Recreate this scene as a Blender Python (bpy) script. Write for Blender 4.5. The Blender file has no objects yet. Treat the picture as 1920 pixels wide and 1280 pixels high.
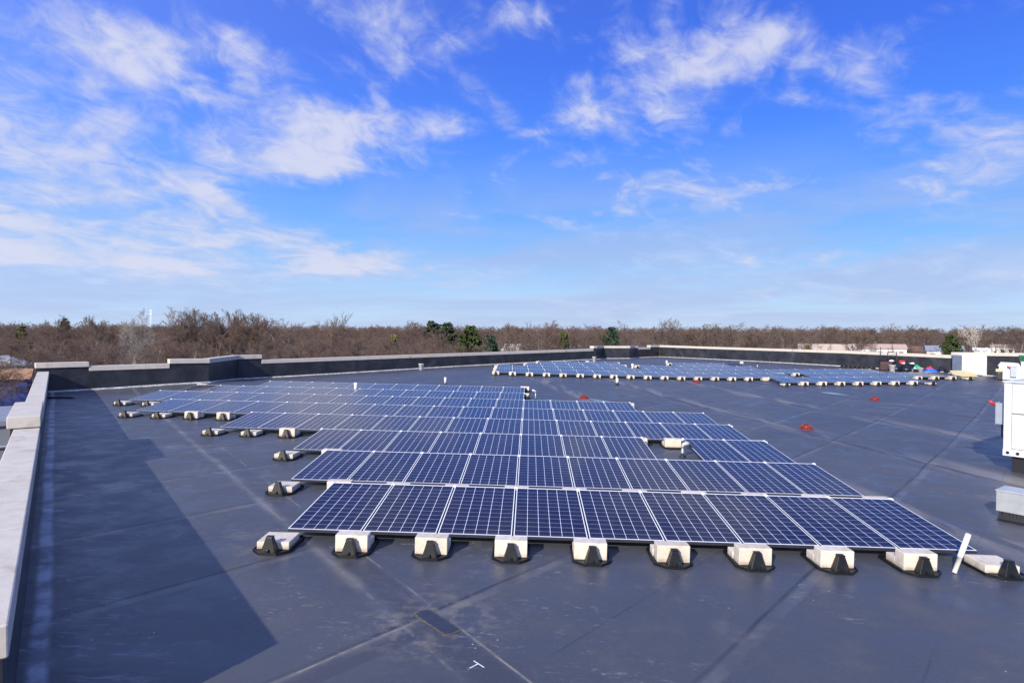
import bpy, bmesh, math, random
import numpy as np
from mathutils import Vector, Matrix

# ------------------------------------------------------------------ camera, sky, sun, exposure
SC = bpy.context.scene
COL = SC.collection
ZC = 11.5                                    # eye height above the street (the flat roof is about 2.8 m lower)
RAD = math.radians

cam_d = bpy.data.cameras.new('camera')
cam_d.sensor_width = 36.0
cam_d.lens = 21.877
cam_d.clip_start = 0.1
cam_d.clip_end = 9000
cam = bpy.data.objects.new('camera', cam_d)
COL.objects.link(cam)
yaw, pitch, roll = -0.02841, -0.01801, 0.0045
fwd = Vector((math.sin(yaw)*math.cos(pitch), math.cos(yaw)*math.cos(pitch), math.sin(pitch)))
rgt = Vector((math.cos(yaw), -math.sin(yaw), 0))
upv = rgt.cross(fwd)
r2 = rgt*math.cos(roll) + upv*math.sin(roll)
u2 = -rgt*math.sin(roll) + upv*math.cos(roll)
M = Matrix((r2, u2, -fwd)).transposed().to_4x4()
M.translation = (0, 0, ZC)
cam.matrix_world = M
SC.camera = cam

SUN_AZ, SUN_EL = 206.9, 26.5                 # compass bearing the sunlight comes from (clockwise from +Y) and its height
sun_d = bpy.data.lights.new('sun', 'SUN')
sun_d.energy = 4.9
sun_d.angle = RAD(0.5)
sun_d.color = (1.0, 0.92, 0.78)
sun = bpy.data.objects.new('sun', sun_d)
COL.objects.link(sun)
to_sun = Vector((math.sin(RAD(SUN_AZ))*math.cos(RAD(SUN_EL)), math.cos(RAD(SUN_AZ))*math.cos(RAD(SUN_EL)), math.sin(RAD(SUN_EL))))
sun.rotation_euler = to_sun.to_track_quat('Z', 'Y').to_euler()
sun.location = (0, 0, 60)

SC.view_settings.view_transform = 'Standard'
SC.view_settings.look = 'None'
SC.view_settings.exposure = 0.35
SC.view_settings.gamma = 1.0
SC.render.engine = 'CYCLES'
SC.cycles.max_bounces = 6
SC.cycles.use_denoising = True

class NT:
    """small helper for node trees"""
    def __init__(s, tree):
        s.t = tree; s.n = tree.nodes; s.l = tree.links
    def new(s, typ, **kw):
        n = s.n.new(typ)
        for k, v in kw.items():
            setattr(n, k, v)
        return n
    def put(s, sock, v):
        if v is None: return
        if hasattr(v, 'is_output') or isinstance(v, bpy.types.NodeSocket): s.l.new(v, sock)
        else: sock.default_value = v
    def math(s, op, a, b=None, c=None, clamp=False):
        n = s.new('ShaderNodeMath', operation=op, use_clamp=clamp)
        s.put(n.inputs[0], a); s.put(n.inputs[1], b); s.put(n.inputs[2], c)
        return n.outputs[0]
    def vec(s, op, a, b=None):
        n = s.new('ShaderNodeVectorMath', operation=op)
        s.put(n.inputs[0], a); s.put(n.inputs[1], b)
        return n.outputs['Value'] if op in ('DOT_PRODUCT', 'LENGTH') else n.outputs[0]
    def mix(s, f, a, b, blend='MIX'):
        n = s.new('ShaderNodeMix', data_type='RGBA', blend_type=blend)
        s.put(n.inputs['Factor'], f)
        for k, v in (('A', a), ('B', b)):
            so = [i for i in n.inputs if i.name == k and i.type == 'RGBA'][0]
            if isinstance(v, tuple) and len(v) == 3: v = (*v, 1)
            s.put(so, v)
        return [o for o in n.outputs if o.type == 'RGBA'][0]
    def noise(s, v, scale, detail=4, rough=.55, dist=0.0, out=0):
        n = s.new('ShaderNodeTexNoise')
        s.put(n.inputs['Vector'], v)
        n.inputs['Scale'].default_value = scale; n.inputs['Detail'].default_value = detail
        n.inputs['Roughness'].default_value = rough; n.inputs['Distortion'].default_value = dist
        return n.outputs[out]
    def mapr(s, v, a, b, c=0.0, d=1.0, smooth=True):
        n = s.new('ShaderNodeMapRange', interpolation_type='SMOOTHSTEP' if smooth else 'LINEAR', clamp=True)
        s.put(n.inputs[0], v)
        for i, x in enumerate((a, b, c, d)): s.put(n.inputs[1+i], x)
        return n.outputs[0]
    def xyz(s, v):
        n = s.new('ShaderNodeSeparateXYZ'); s.put(n.inputs[0], v)
        return n.outputs
    def comb(s, x, y, z=0.0):
        n = s.new('ShaderNodeCombineXYZ')
        s.put(n.inputs[0], x); s.put(n.inputs[1], y); s.put(n.inputs[2], z)
        return n.outputs[0]

# clouds: bearing, height, half width, half height (degrees of the sky) and density
CLOUDS = [(-39.1, 20.5, 5.6, 3.1, 0.75), (-32.1, 22.1, 4.1, 2.1, 0.5), (-36.9, 17.5, 7.4, 2.1, 0.6), (-31.0, 19.4, 4.2, 2.2, 0.7), (-25.0, 22.5, 3.6, 1.6, 0.9), (-23.9, 17.6, 8.4, 2.6, 1.0), (-21.2, 15.4, 5.4, 1.9, 1.0), (-20.3, 13.7, 3.6, 0.8, 0.7), (-36.6, 14.3, 8.2, 2.2, 1.0), (-30.7, 12.9, 5.1, 2.0, 0.95), (-39.5, 9.4, 9.2, 3.0, 1.2), (-32.5, 9.6, 7.3, 1.8, 0.9), (-36.4, 6.4, 12.4, 2.4, 1.1), (-20.5, 7.8, 3.3, 1.1, 0.7), (-14.2, 9.6, 6.2, 1.0, 0.5), (-17.9, 6.0, 12.8, 1.3, 0.6), (-4.6, 5.5, 15.9, 1.4, 0.45), (-12.3, 23.0, 5.2, 1.9, 0.7), (-17.0, 25.9, 6.5, 1.5, 0.45), (-15.1, 18.0, 2.8, 1.3, 0.45), (-7.1, 18.6, 2.4, 1.1, 0.55), (-0.5, 26.9, 3.2, 1.0, 0.7), (-4.2, 19.8, 2.7, 0.8, 0.45), (-0.5, 17.5, 2.4, 0.7, 0.5), (3.4, 15.0, 2.9, 0.8, 0.45), (5.6, 18.9, 2.6, 1.2, 0.85), (7.4, 23.8, 3.8, 1.8, 0.4), (4.1, 21.7, 2.2, 1.2, 0.35), (20.9, 23.6, 4.8, 1.7, 1.0), (14.8, 21.5, 4.2, 1.5, 1.0), (27.2, 21.2, 3.4, 2.0, 0.65), (12.4, 18.9, 2.0, 0.9, 0.65), (23.2, 18.9, 1.3, 0.5, 0.75), (31.2, 17.3, 1.7, 0.6, 0.65), (36.1, 14.5, 3.5, 1.3, 0.6), (36.7, 17.0, 1.8, 0.6, 0.35), (22.3, 11.7, 11.1, 2.1, 0.4), (11.7, 15.3, 6.7, 1.7, 0.32), (27.0, 5.6, 13.5, 2.1, 0.45), (14.1, 7.8, 2.7, 2.7, 0.3), (7.5, 9.3, 5.6, 1.6, 0.3)]

def build_world():
    w = bpy.data.worlds.new('World'); SC.world = w; w.use_nodes = True
    t = NT(w.node_tree); t.n.clear()
    out = t.new('ShaderNodeOutputWorld'); bg = t.new('ShaderNodeBackground')
    t.l.new(bg.outputs[0], out.inputs[0])
    sky = t.new('ShaderNodeTexSky', sky_type='NISHITA')
    sky.sun_disc = False
    sky.sun_elevation = RAD(SUN_EL); sky.sun_rotation = RAD(SUN_AZ)
    sky.altitude = 200; sky.air_density = 1.0; sky.dust_density = 0.3; sky.ozone_density = 2.5
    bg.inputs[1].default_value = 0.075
    co = t.new('ShaderNodeTexCoord').outputs['Generated']
    d = t.vec('NORMALIZE', co)
    x, y, z = t.xyz(d)
    DEG = 180/math.pi
    az = t.math('MULTIPLY', t.math('ARCTAN2', x, y), DEG)
    el = t.math('MULTIPLY', t.math('ARCSINE', z), DEG)
    # cloud layer coordinates: where the ray meets a high flat layer
    zz = t.math('ADD', t.math('MAXIMUM', z, 0.0), 0.10)
    lay = t.comb(t.math('DIVIDE', x, zz), t.math('DIVIDE', y, zz), 0.0)
    w1 = t.noise(lay, 1.3, 4, .6, 0.0, 1)
    wx, wy, _ = t.xyz(w1)
    w2 = t.noise(lay, 4.5, 5, .65, 0.0, 1)
    vx, vy, _ = t.xyz(w2)
    elw = t.mapr(el, 2, 22, .25, 1.0)
    azd = t.math('ADD', t.math('MULTIPLY', t.math('SUBTRACT', wx, .5), 5.5), t.math('MULTIPLY', t.math('SUBTRACT', vx, .5), 4.0))
    eld = t.math('ADD', t.math('MULTIPLY', t.math('SUBTRACT', wy, .5), 2.8), t.math('MULTIPLY', t.math('SUBTRACT', vy, .5), 2.4))
    pos = t.comb(t.math('ADD', az, t.math('MULTIPLY', azd, elw)), t.math('ADD', el, t.math('MULTIPLY', eld, elw)), 0.0)
    tot = None
    for a, e, ra, re, s in CLOUDS:
        q = t.vec('MULTIPLY', t.vec('SUBTRACT', pos, (a, e, 0)), (1/ra, 1/re, 0))
        g = t.math('POWER', 2.7183, t.math('MULTIPLY', t.vec('DOT_PRODUCT', q, q), -0.8))
        tot = t.math('MULTIPLY', g, s) if tot is None else t.math('MULTIPLY_ADD', g, s, tot)
    mp = t.new('ShaderNodeMapping'); t.l.new(lay, mp.inputs[0])
    mp.inputs['Rotation'].default_value = (0, 0, RAD(-35)); mp.inputs['Scale'].default_value = (1.0, 1.25, 1)
    flat = t.math('MULTIPLY', t.math('LOGARITHM', t.math('ADD', t.math('DIVIDE', t.math('MAXIMUM', el, 0.0), 6.0), 1.0), 2.7183), 30.0)
    sx = t.math('ADD', t.math('MULTIPLY', az, .94), t.math('MULTIPLY', flat, -.34)); sy = t.math('ADD', t.math('MULTIPLY', az, .34), t.math('MULTIPLY', flat, .94))
    puff = t.comb(t.math('MULTIPLY', sx, .075), t.math('MULTIPLY', sy, .105), 3.7)
    n1 = t.noise(puff, 1.25, 9, .56, .45)
    n2 = t.noise(puff, 4.2, 8, .60, .9)
    nn = t.math('ADD', t.math('MULTIPLY', n1, .72), t.math('MULTIPLY', n2, .28))
    raw = t.math('ADD', t.math('MULTIPLY', t.math('MINIMUM', tot, 1.15), .66), t.math('MULTIPLY', t.math('SUBTRACT', nn, .5), 3.6))
    dens = t.mapr(raw, .05, 1.05, 0, .90)
    # an old contrail drifting across the middle of the sky
    rel = t.vec('SUBTRACT', pos, (1.5, 16.6, 0))
    across = t.vec('DOT_PRODUCT', rel, (.521, .854, 0)); along = t.vec('DOT_PRODUCT', rel, (.854, -.521, 0))
    trail = t.math('MULTIPLY', t.math('POWER', 2.7183, t.math('MULTIPLY', t.math('MULTIPLY', across, across), -2.6)), t.mapr(t.math('ABSOLUTE', along), 6, 13, 1, 0))
    trail = t.math('MULTIPLY', trail, t.mapr(n2, .40, .66, .12, .62))
    dens = t.math('MAXIMUM', dens, trail)
    # thin high veil towards the horizon
    n3 = t.noise(t.comb(t.math('ADD', t.math('MULTIPLY', az, .030), t.math('MULTIPLY', flat, .012)), t.math('ADD', t.math('MULTIPLY', flat, .085), t.math('MULTIPLY', az, -.012)), 9.1), 1.5, 8, .58, .7)
    veil = t.math('MULTIPLY', t.mapr(n3, .28, .66), t.mapr(el, 18, 6, 0, .60))
    cover = t.math('MAXIMUM', dens, veil)
    # clear sky: Nishita pulled to the deep clear blue of a dry winter day
    hs = t.new('ShaderNodeHueSaturation')
    hs.inputs['Saturation'].default_value = 1.25; hs.inputs['Value'].default_value = .9
    t.l.new(sky.outputs[0], hs.inputs['Color'])
    ramp = t.new('ShaderNodeValToRGB')
    els = t.math('DIVIDE', t.math('MAXIMUM', el, 0.0), 60.0, None, True)
    t.l.new(els, ramp.inputs[0])
    cr = ramp.color_ramp
    stops = [(0, .52, .67, .86), (3, .42, .64, .93), (7, .225, .50, .96), (12, .115, .345, .97), (17, .075, .25, .96), (23, .052, .17, .84), (30, .038, .125, .68), (60, .03, .09, .50)]
    while len(cr.elements) < len(stops): cr.elements.new(.5)
    for e_, (d_, r_, g_, b_) in zip(cr.elements, stops): e_.position = d_/60; e_.color = (r_, g_, b_, 1)
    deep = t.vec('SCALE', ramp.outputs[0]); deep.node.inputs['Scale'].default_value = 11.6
    # extra sky brightness around the sun, behind the camera, added to fill the shadows
    fill_glow = t.math('POWER', t.math('MAXIMUM', t.math('MULTIPLY_ADD', t.vec('DOT_PRODUCT', d, tuple(to_sun)), .55, .45), 0.0), 2.0)
    deep2 = t.mix(t.math('MULTIPLY', fill_glow, .9), deep, (8.8, 11.6, 19.0))
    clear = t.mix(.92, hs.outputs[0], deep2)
    lit = t.mapr(t.math('ADD', raw, t.math('MULTIPLY', n2, .5)), .2, 1.4)
    ccol = t.mix(lit, (4.6, 5.4, 8.4), (7.4, 7.6, 9.3))
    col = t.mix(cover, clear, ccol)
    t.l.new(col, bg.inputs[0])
build_world()

# ------------------------------------------------------------------ helpers
def link(o, parent=None):
    COL.objects.link(o)
    if parent is not None: o.parent = parent
    return o

def tag(o, label, cat, group=None, kind=None):
    if label: o['label'] = label
    if cat: o['category'] = cat
    if group: o['group'] = group
    if kind: o['kind'] = kind
    return o

def thing(name, label, cat, loc=(0, 0, 0), rot=(0, 0, 0), group=None):
    o = bpy.data.objects.new(name, None)
    o.empty_display_size = .2
    o.location = loc; o.rotation_euler = rot
    link(o)
    return tag(o, label, cat, group)

class MB:
    """collects boxes, tubes and prisms into ONE mesh"""
    def __init__(s): s.v = []; s.f = []; s.smooth = []
    def add(s, vs, fs, smooth=False):
        b = len(s.v); s.v += [tuple(p) for p in vs]
        s.f += [tuple(b+i for i in f) for f in fs]; s.smooth += [smooth]*len(fs)
        return s
    def box(s, x0, x1, y0, y1, z0, z1, m=None):
        vs = [Vector(p) for p in ((x0,y0,z0),(x1,y0,z0),(x1,y1,z0),(x0,y1,z0),(x0,y0,z1),(x1,y0,z1),(x1,y1,z1),(x0,y1,z1))]
        if m is not None: vs = [m @ p for p in vs]
        return s.add(vs, [(3,2,1,0),(4,5,6,7),(0,1,5,4),(1,2,6,5),(2,3,7,6),(3,0,4,7)])
    def prism(s, poly, z0, z1, top=None, m=None):
        top = top or poly; n = len(poly)
        vs = [Vector((x, y, z0)) for x, y in poly] + [Vector((x, y, z1)) for x, y in top]
        if m is not None: vs = [m @ p for p in vs]
        fs = [tuple(range(n-1, -1, -1)), tuple(range(n, 2*n))] + [(i, (i+1) % n, n+(i+1) % n, n+i) for i in range(n)]
        return s.add(vs, fs)
    def tube(s, pts, rad, n=10, cap=True):
        pts = [Vector(p) for p in pts]
        if not hasattr(rad, '__len__'): rad = [rad]*len(pts)
        rings = []
        for i, p in enumerate(pts):
            d = (pts[min(i+1, len(pts)-1)] - pts[max(i-1, 0)]).normalized()
            a = d.orthogonal().normalized() if i == 0 else (a - d*a.dot(d)).normalized()
            b = d.cross(a)
            rings.append([p + (a*math.cos(2*math.pi*k/n) + b*math.sin(2*math.pi*k/n))*rad[i] for k in range(n)])
        vs = [q for r in rings for q in r]; fs = []
        for i in range(len(pts)-1):
            for k in range(n):
                fs.append((i*n+k, i*n+(k+1) % n, (i+1)*n+(k+1) % n, (i+1)*n+k))
        s.add(vs, fs, True)
        if cap:
            b = len(s.v)-len(vs)
            s.f += [tuple(b+k for k in range(n-1, -1, -1)), tuple(b+(len(pts)-1)*n+k for k in range(n))]; s.smooth += [False, False]
        return s
    def lathe(s, prof, n=16, at=(0, 0, 0)):
        return s.tube([(at[0], at[1], at[2]+z) for r, z in prof], [r for r, z in prof], n)
    def mesh(s, name, mat, bevel=0.0):
        me = bpy.data.meshes.new(name); me.from_pydata(s.v, [], s.f); me.update()
        me.polygons.foreach_set('use_smooth', s.smooth)
        if bevel:
            bm = bmesh.new(); bm.from_mesh(me)
            bmesh.ops.bevel(bm, geom=[e for e in bm.edges if len(e.link_faces) == 2 and e.calc_face_angle(0) > .5], offset=bevel, segments=2, profile=.5, affect='EDGES')
            bm.to_mesh(me); bm.free()
        if mat: me.materials.append(mat)
        return me
    def obj(s, name, mat, parent=None, bevel=0.0):
        return link(bpy.data.objects.new(name, s.mesh(name, mat, bevel)), parent)

def put(name, me, parent=None, loc=None, rot=None):
    o = bpy.data.objects.new(name, me)
    if loc is not None: o.location = loc
    if rot is not None: o.rotation_euler = rot
    return link(o, parent)

def material(name):
    m = bpy.data.materials.new(name); m.use_nodes = True
    t = NT(m.node_tree)
    return m, t, t.n['Principled BSDF']

def simple(name, c, rough=.6, metal=0.0, var=.12, scale=6.0, spec=.5, bump=0.0, dirt=None):
    """plain material with a little procedural unevenness"""
    m, t, p = material(name)
    co = t.new('ShaderNodeTexCoord').outputs['Object']
    n = t.noise(co, scale, 6, .6)
    lo = tuple(max(0, k*(1-var)) for k in c); hi = tuple(min(1, k*(1+var)) for k in c)
    col = t.mix(t.mapr(n, .3, .7), lo, hi)
    if dirt:
        n2 = t.noise(co, scale*.35, 7, .65, .4)
        col = t.mix(t.mapr(n2, .52, .75, 0, .7), col, dirt)
    t.l.new(col, p.inputs['Base Color'])
    p.inputs['Roughness'].default_value = rough; p.inputs['Metallic'].default_value = metal
    p.inputs['Specular IOR Level'].default_value = spec
    if bump:
        b = t.new('ShaderNodeBump'); b.inputs['Strength'].default_value = bump; b.inputs['Distance'].default_value = .01
        t.l.new(t.noise(co, scale*6, 5, .6), b.inputs['Height']); t.l.new(b.outputs[0], p.inputs['Normal'])
    return m

ORD = ['zeroth','first','second','third','fourth','fifth','sixth','seventh','eighth','ninth','tenth','eleventh','twelfth','thirteenth','fourteenth','fifteenth','sixteenth','seventeenth','eighteenth','nineteenth','twentieth','twenty-first','twenty-second','twenty-third','twenty-fourth','twenty-fifth','twenty-sixth','twenty-seventh','twenty-eighth','twenty-ninth','thirtieth']

# ------------------------------------------------------------------ the roof surface (slightly warped, drains in its valleys)
TC = np.array([[-19.0, 24.0, -2.616], [-14.0, 18.0, -2.675], [-9.0, 12.0, -2.733], [-5.0, 7.0, -2.778], [-3.0, 4.0, -2.798], [0.0, 4.0, -2.853], [4.0, 4.0, -2.926], [8.0, 4.0, -2.999], [0.0, 8.0, -2.875], [6.0, 8.0, -2.984], [-8.0, 16.0, -2.773], [-2.0, 16.0, -2.882], [5.0, 16.0, -3.01], [-14.0, 26.0, -2.719], [-8.0, 26.0, -2.828], [-1.0, 26.0, -2.956], [-15.0, 22.0, -2.678], [-2.0, 2.0, -2.806], [4.0, 1.0, -2.909], [2.0, 12.0, -2.933], [8.0, 12.0, -3.043], [-1.958, 36.874, -2.665], [-1.008, 36.901, -2.74], [0.956, 36.957, -2.779], [2.919, 37.013, -2.82], [4.946, 37.071, -2.875], [6.942, 37.129, -2.91], [8.937, 37.186, -2.949], [10.932, 37.243, -2.972], [11.978, 37.273, -2.983], [12.959, 37.301, -2.978], [14.145, 34.962, -3.016], [16.073, 35.021, -2.995], [18.121, 35.084, -2.986], [19.99, 35.141, -2.961], [22.187, 35.208, -2.921], [22.998, 37.588, -2.87], [24.898, 37.643, -2.858], [25.975, 37.673, -2.844], [-19.54, 24.82, -2.611], [-18.374, 26.0, -2.605], [-16.395, 27.95, -2.545], [-15.162, 29.0, -2.526], [-15.623, 33.0, -2.72], [-14.585, 34.6, -2.704], [-7.711, 41.45, -2.638], [-4.367, 45.0, -2.607], [6.083, 56.5, -2.607], [6.981, 58.8, -2.649], [9.542, 59.5, -2.641], [10.416, 62.0, -2.696], [13.717, 66.0, -2.742], [17.545, 59.5, -2.696], [24.272, 48.6, -2.678], [28.146, 42.3, -2.751], [14.0, 14.0, -3.15], [14.0, 4.0, -3.1], [20.0, 25.0, -3.1], [26.0, 30.0, -3.0], [28.0, 20.0, -3.1], [30.0, 8.0, -3.1]])
TW = np.array([0.023249, 0.028994, -0.009015, -0.000662, 0.001755, -0.007517, -0.001653, 0.012434, -0.00782, 0.007038, 0.020401, 0.027681, 0.017806, -0.599128, -0.04423, -0.058114, 0.100277, 0.014329, 0.001756, -0.008244, 0.017261, 0.63912, -0.546656, -0.011545, 0.081283, -0.073066, 0.051297, -0.030997, 0.025626, -0.112217, 0.01106, -0.034301, 0.1023, -0.081749, -0.040313, 0.092289, 0.033332, -0.089419, 0.054937, -0.0468, -0.131874, 0.263131, 0.795884, -0.597695, 0.146904, -0.040432, 0.026707, 0.106663, -0.164189, 0.178232, -0.08806, -0.003606, -0.026703, 0.033997, 0.008143, -0.038138, -0.027969, 0.015239, -0.026343, -0.007214, 0.016546, -2.820289, -0.025745, -0.018266])
def rz_np(X, Y):
    d = ((X[..., None]-TC[:, 0])**2 + (Y[..., None]-TC[:, 1])**2)/100
    ph = np.where(d > 0, .5*d*np.log(np.maximum(d, 1e-12)), 0)
    return ph @ TW[:-3] + TW[-3] + TW[-2]*X/10 + TW[-1]*Y/10 + ZC
def rz(x, y):
    return float(rz_np(np.array([x], float), np.array([y], float))[0])

# ------------------------------------------------------------------ materials
BN = (.7897, .6135)                          # across the left parapet
BU = (-.6135, .7897)                         # along it
def roof_material():
    m, t, p = material('rubber_membrane')
    co = t.new('ShaderNodeTexCoord').outputs['Object']
    wob = t.noise(co, .35, 3, .5, 0, 1)
    wx, wy, _ = t.xyz(wob)
    x0, y0, _ = t.xyz(co)
    x = t.math('MULTIPLY_ADD', t.math('SUBTRACT', wx, .5), .12, x0)
    y = t.math('MULTIPLY_ADD', t.math('SUBTRACT', wy, .5), .12, y0)
    lin = lambda a, b: t.math('ADD', t.math('MULTIPLY', x, a), t.math('MULTIPLY', y, b))
    q = lin(.7716, -.636)                    # sheet laps
    r = lin(*BN)                             # cover strips along the left parapet
    k = lin(.974, .225)                      # folds in the valleys
    def stripe(v, period, off, w0, w1):
        f = t.math('FRACT', t.math('ADD', t.math('DIVIDE', t.math('ADD', v, off), period), .5))
        return t.mapr(t.math('MULTIPLY', t.math('ABSOLUTE', t.math('SUBTRACT', f, .5)), period), w0, w1, 1, 0)
    def at(v, c, w0, w1):
        return t.mapr(t.math('ABSOLUTE', t.math('SUBTRACT', v, c)), w0, w1, 1, 0)
    # per-sheet tone
    cell = t.new('ShaderNodeTexWhiteNoise', noise_dimensions='2D')
    t.l.new(t.comb(t.math('FLOOR', t.math('DIVIDE', t.math('ADD', q, 2.2), 2.51)), t.math('FLOOR', t.math('DIVIDE', t.math('ADD', r, -2.9), 9.0))), cell.inputs['Vector'])
    big = t.noise(co, .22, 6, .6, .3)
    mid = t.noise(co, 1.6, 7, .62, .4)
    fine = t.noise(co, 22, 5, .6)
    base = t.mix(t.mapr(big, .3, .7), (.048, .053, .068), (.078, .078, .088))
    base = t.mix(t.math('MULTIPLY', cell.outputs['Value'], .55), base, (.058, .063, .080))
    base = t.mix(t.mapr(mid, .45, .75, 0, .55), base, (.098, .094, .098))
    base = t.mix(t.mapr(fine, .5, .8, 0, .25), base, (.13, .128, .132))
    # tan dust in the hollows
    streak = t.new('ShaderNodeMapping'); t.l.new(co, streak.inputs[0])
    streak.inputs['Rotation'].default_value = (0, 0, RAD(13)); streak.inputs['Scale'].default_value = (2.2, .35, 1)
    dn = t.noise(streak.outputs[0], .8, 6, .6, .5)
    folds = t.math('MAXIMUM', at(k, 12.75, .1, .9), t.math('MAXIMUM', at(k, 17.0, .1, .9), at(k, 8.6, .1, .7)))
    base = t.mix(t.math('MULTIPLY', t.mapr(dn, .45, .62), t.math('MULTIPLY', folds, .72)), base, (.21, .185, .165))
    # laps: a dark edge with a paler band beside it
    lap = stripe(q, 2.51, 2.2, .012, .03); lap2 = stripe(q, 2.51, 2.2-.10, .03, .09)
    brk = t.mapr(t.noise(co, .7, 4, .6), .35, .6, .25, 1)
    lapb = stripe(q, 2.51, 2.2+1.1, .006, .018)
    base = t.mix(t.math('MULTIPLY', t.math('MULTIPLY', lapb, t.mapr(t.noise(co, .5, 4, .6), .42, .6)), .45), base, (.03, .03, .036))
    base = t.mix(t.math('MULTIPLY', lap2, t.mapr(t.noise(co, 1.1, 5, .65), .40, .62, .05, .55)), base, (.16, .15, .14))
    base = t.mix(t.math('MULTIPLY', t.math('MULTIPLY', lap, brk), .75), base, (.02, .02, .026))
    vv = lin(*BU)
    grit = t.mapr(t.noise(co, 5.0, 7, .7), .38, .60, .25, 1)
    nearq = t.math('MULTIPLY', t.math('MULTIPLY', at(q, -4.66, .004, .022), t.mapr(r, 2.7, 3.0, 1, 0)), grit)
    nearr = t.math('MULTIPLY', t.math('MULTIPLY', at(r, 3.10, .004, .020), t.mapr(vv, 5.0, 5.2, 1, 0)), grit)
    base = t.mix(t.math('MULTIPLY', t.math('MAXIMUM', nearq, nearr), .85), base, (.27, .235, .18))
    pale = t.math('MULTIPLY', t.math('MULTIPLY', at(r, 2.67, .02, .14), t.mapr(vv, 5.3, 5.6, 0, 1)), t.mapr(t.noise(co, 1.5, 6, .6), .38, .66, .1, .6))
    base = t.mix(pale, base, (.20, .185, .165))
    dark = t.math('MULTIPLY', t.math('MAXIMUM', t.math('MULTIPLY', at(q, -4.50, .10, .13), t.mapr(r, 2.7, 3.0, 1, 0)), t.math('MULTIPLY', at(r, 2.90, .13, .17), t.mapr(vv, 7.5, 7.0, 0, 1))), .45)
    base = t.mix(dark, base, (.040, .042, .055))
    soil = t.math('MULTIPLY', t.mapr(t.vec('LENGTH', t.vec('SUBTRACT', co, (-.95, 6.05, 8.65))), .1, 1.1, 1, 0), t.mapr(t.noise(co, 6, 7, .68), .46, .64))
    base = t.mix(t.math('MULTIPLY', soil, .6), base, (.22, .19, .15))
    strip = t.math('MAXIMUM', at(r, 2.66, .006, .03), at(r, 3.10, .006, .022))
    near_strip = t.mapr(t.noise(co, 1.3, 6, .65), .45, .62, .03, .85)
    base = t.mix(t.math('MULTIPLY', strip, near_strip), base, (.19, .17, .14))
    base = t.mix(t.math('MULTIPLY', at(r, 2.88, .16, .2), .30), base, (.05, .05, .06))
    fold = t.math('MAXIMUM', at(k, 12.45, .02, .07), t.math('MAXIMUM', at(k, 16.8, .02, .06), at(k, 21.0, .02, .07)))
    base = t.mix(t.math('MULTIPLY', fold, .8), base, (.018, .018, .024))
    # scuffs: pale flecks and chalky footprints
    v = t.new('ShaderNodeTexVoronoi', feature='F1'); v.inputs['Scale'].default_value = 3.4; t.l.new(co, v.inputs['Vector'])
    fleck = t.mapr(v.outputs['Distance'], .018, .035, 1, 0)
    sc = t.new('ShaderNodeMapping'); t.l.new(co, sc.inputs[0])
    sc.inputs['Rotation'].default_value = (0, 0, RAD(40)); sc.inputs['Scale'].default_value = (1.0, 3.2, 1)
    scuff = t.math('MULTIPLY', t.mapr(t.noise(sc.outputs[0], 5.5, 8, .74, 1.0), .565, .70), t.mapr(t.noise(co, .9, 3, .5), .44, .60))
    base = t.mix(t.math('MULTIPLY', scuff, .62), base, (.36, .35, .34))
    tan = t.math('MULTIPLY', t.mapr(t.noise(co, .55, 7, .68, .6), .56, .74), t.mapr(t.noise(co, 4.0, 6, .7), .35, .65, .2, 1))
    base = t.mix(t.math('MULTIPLY', tan, .62), base, (.20, .175, .15))
    pit = t.mapr(t.noise(co, 60, 3, .6), .62, .74)
    base = t.mix(t.math('MULTIPLY', pit, .22), base, (.30, .30, .31))
    base = t.mix(t.math('MULTIPLY', fleck, .8), base, (.55, .54, .52))
    # chalk dust along the foot of the left parapet
    ch = t.math('MULTIPLY', at(r, -.13, .03, .10), t.mapr(t.noise(co, 2.0, 6, .65), .35, .6, .35, 1.6))
    ch2 = t.math('MULTIPLY', t.mapr(r, .1, 1.3, 1.2, 0), t.mapr(t.noise(sc.outputs[0], 2.2, 8, .72, .6), .52, .70))
    base = t.mix(t.math('MULTIPLY', t.math('MAXIMUM', ch, t.math('MULTIPLY', ch2, .6)), .60), base, (.34, .37, .42))
    t.l.new(base, p.inputs['Base Color'])
    t.l.new(t.mapr(mid, .3, .7, .37, .58), p.inputs['Roughness'])
    p.inputs['Specular IOR Level'].default_value = .38
    h = t.math('ADD', t.math('MULTIPLY', t.noise(streak.outputs[0], 1.1, 4, .5), .9), t.math('MULTIPLY', t.noise(co, 9, 4, .6), .05))
    h = t.math('SUBTRACT', h, t.math('MULTIPLY', lap, .08))
    b = t.new('ShaderNodeBump'); b.inputs['Strength'].default_value = .30; b.inputs['Distance'].default_value = .018
    t.l.new(h, b.inputs['Height']); t.l.new(b.outputs[0], p.inputs['Normal'])
    return m

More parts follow.
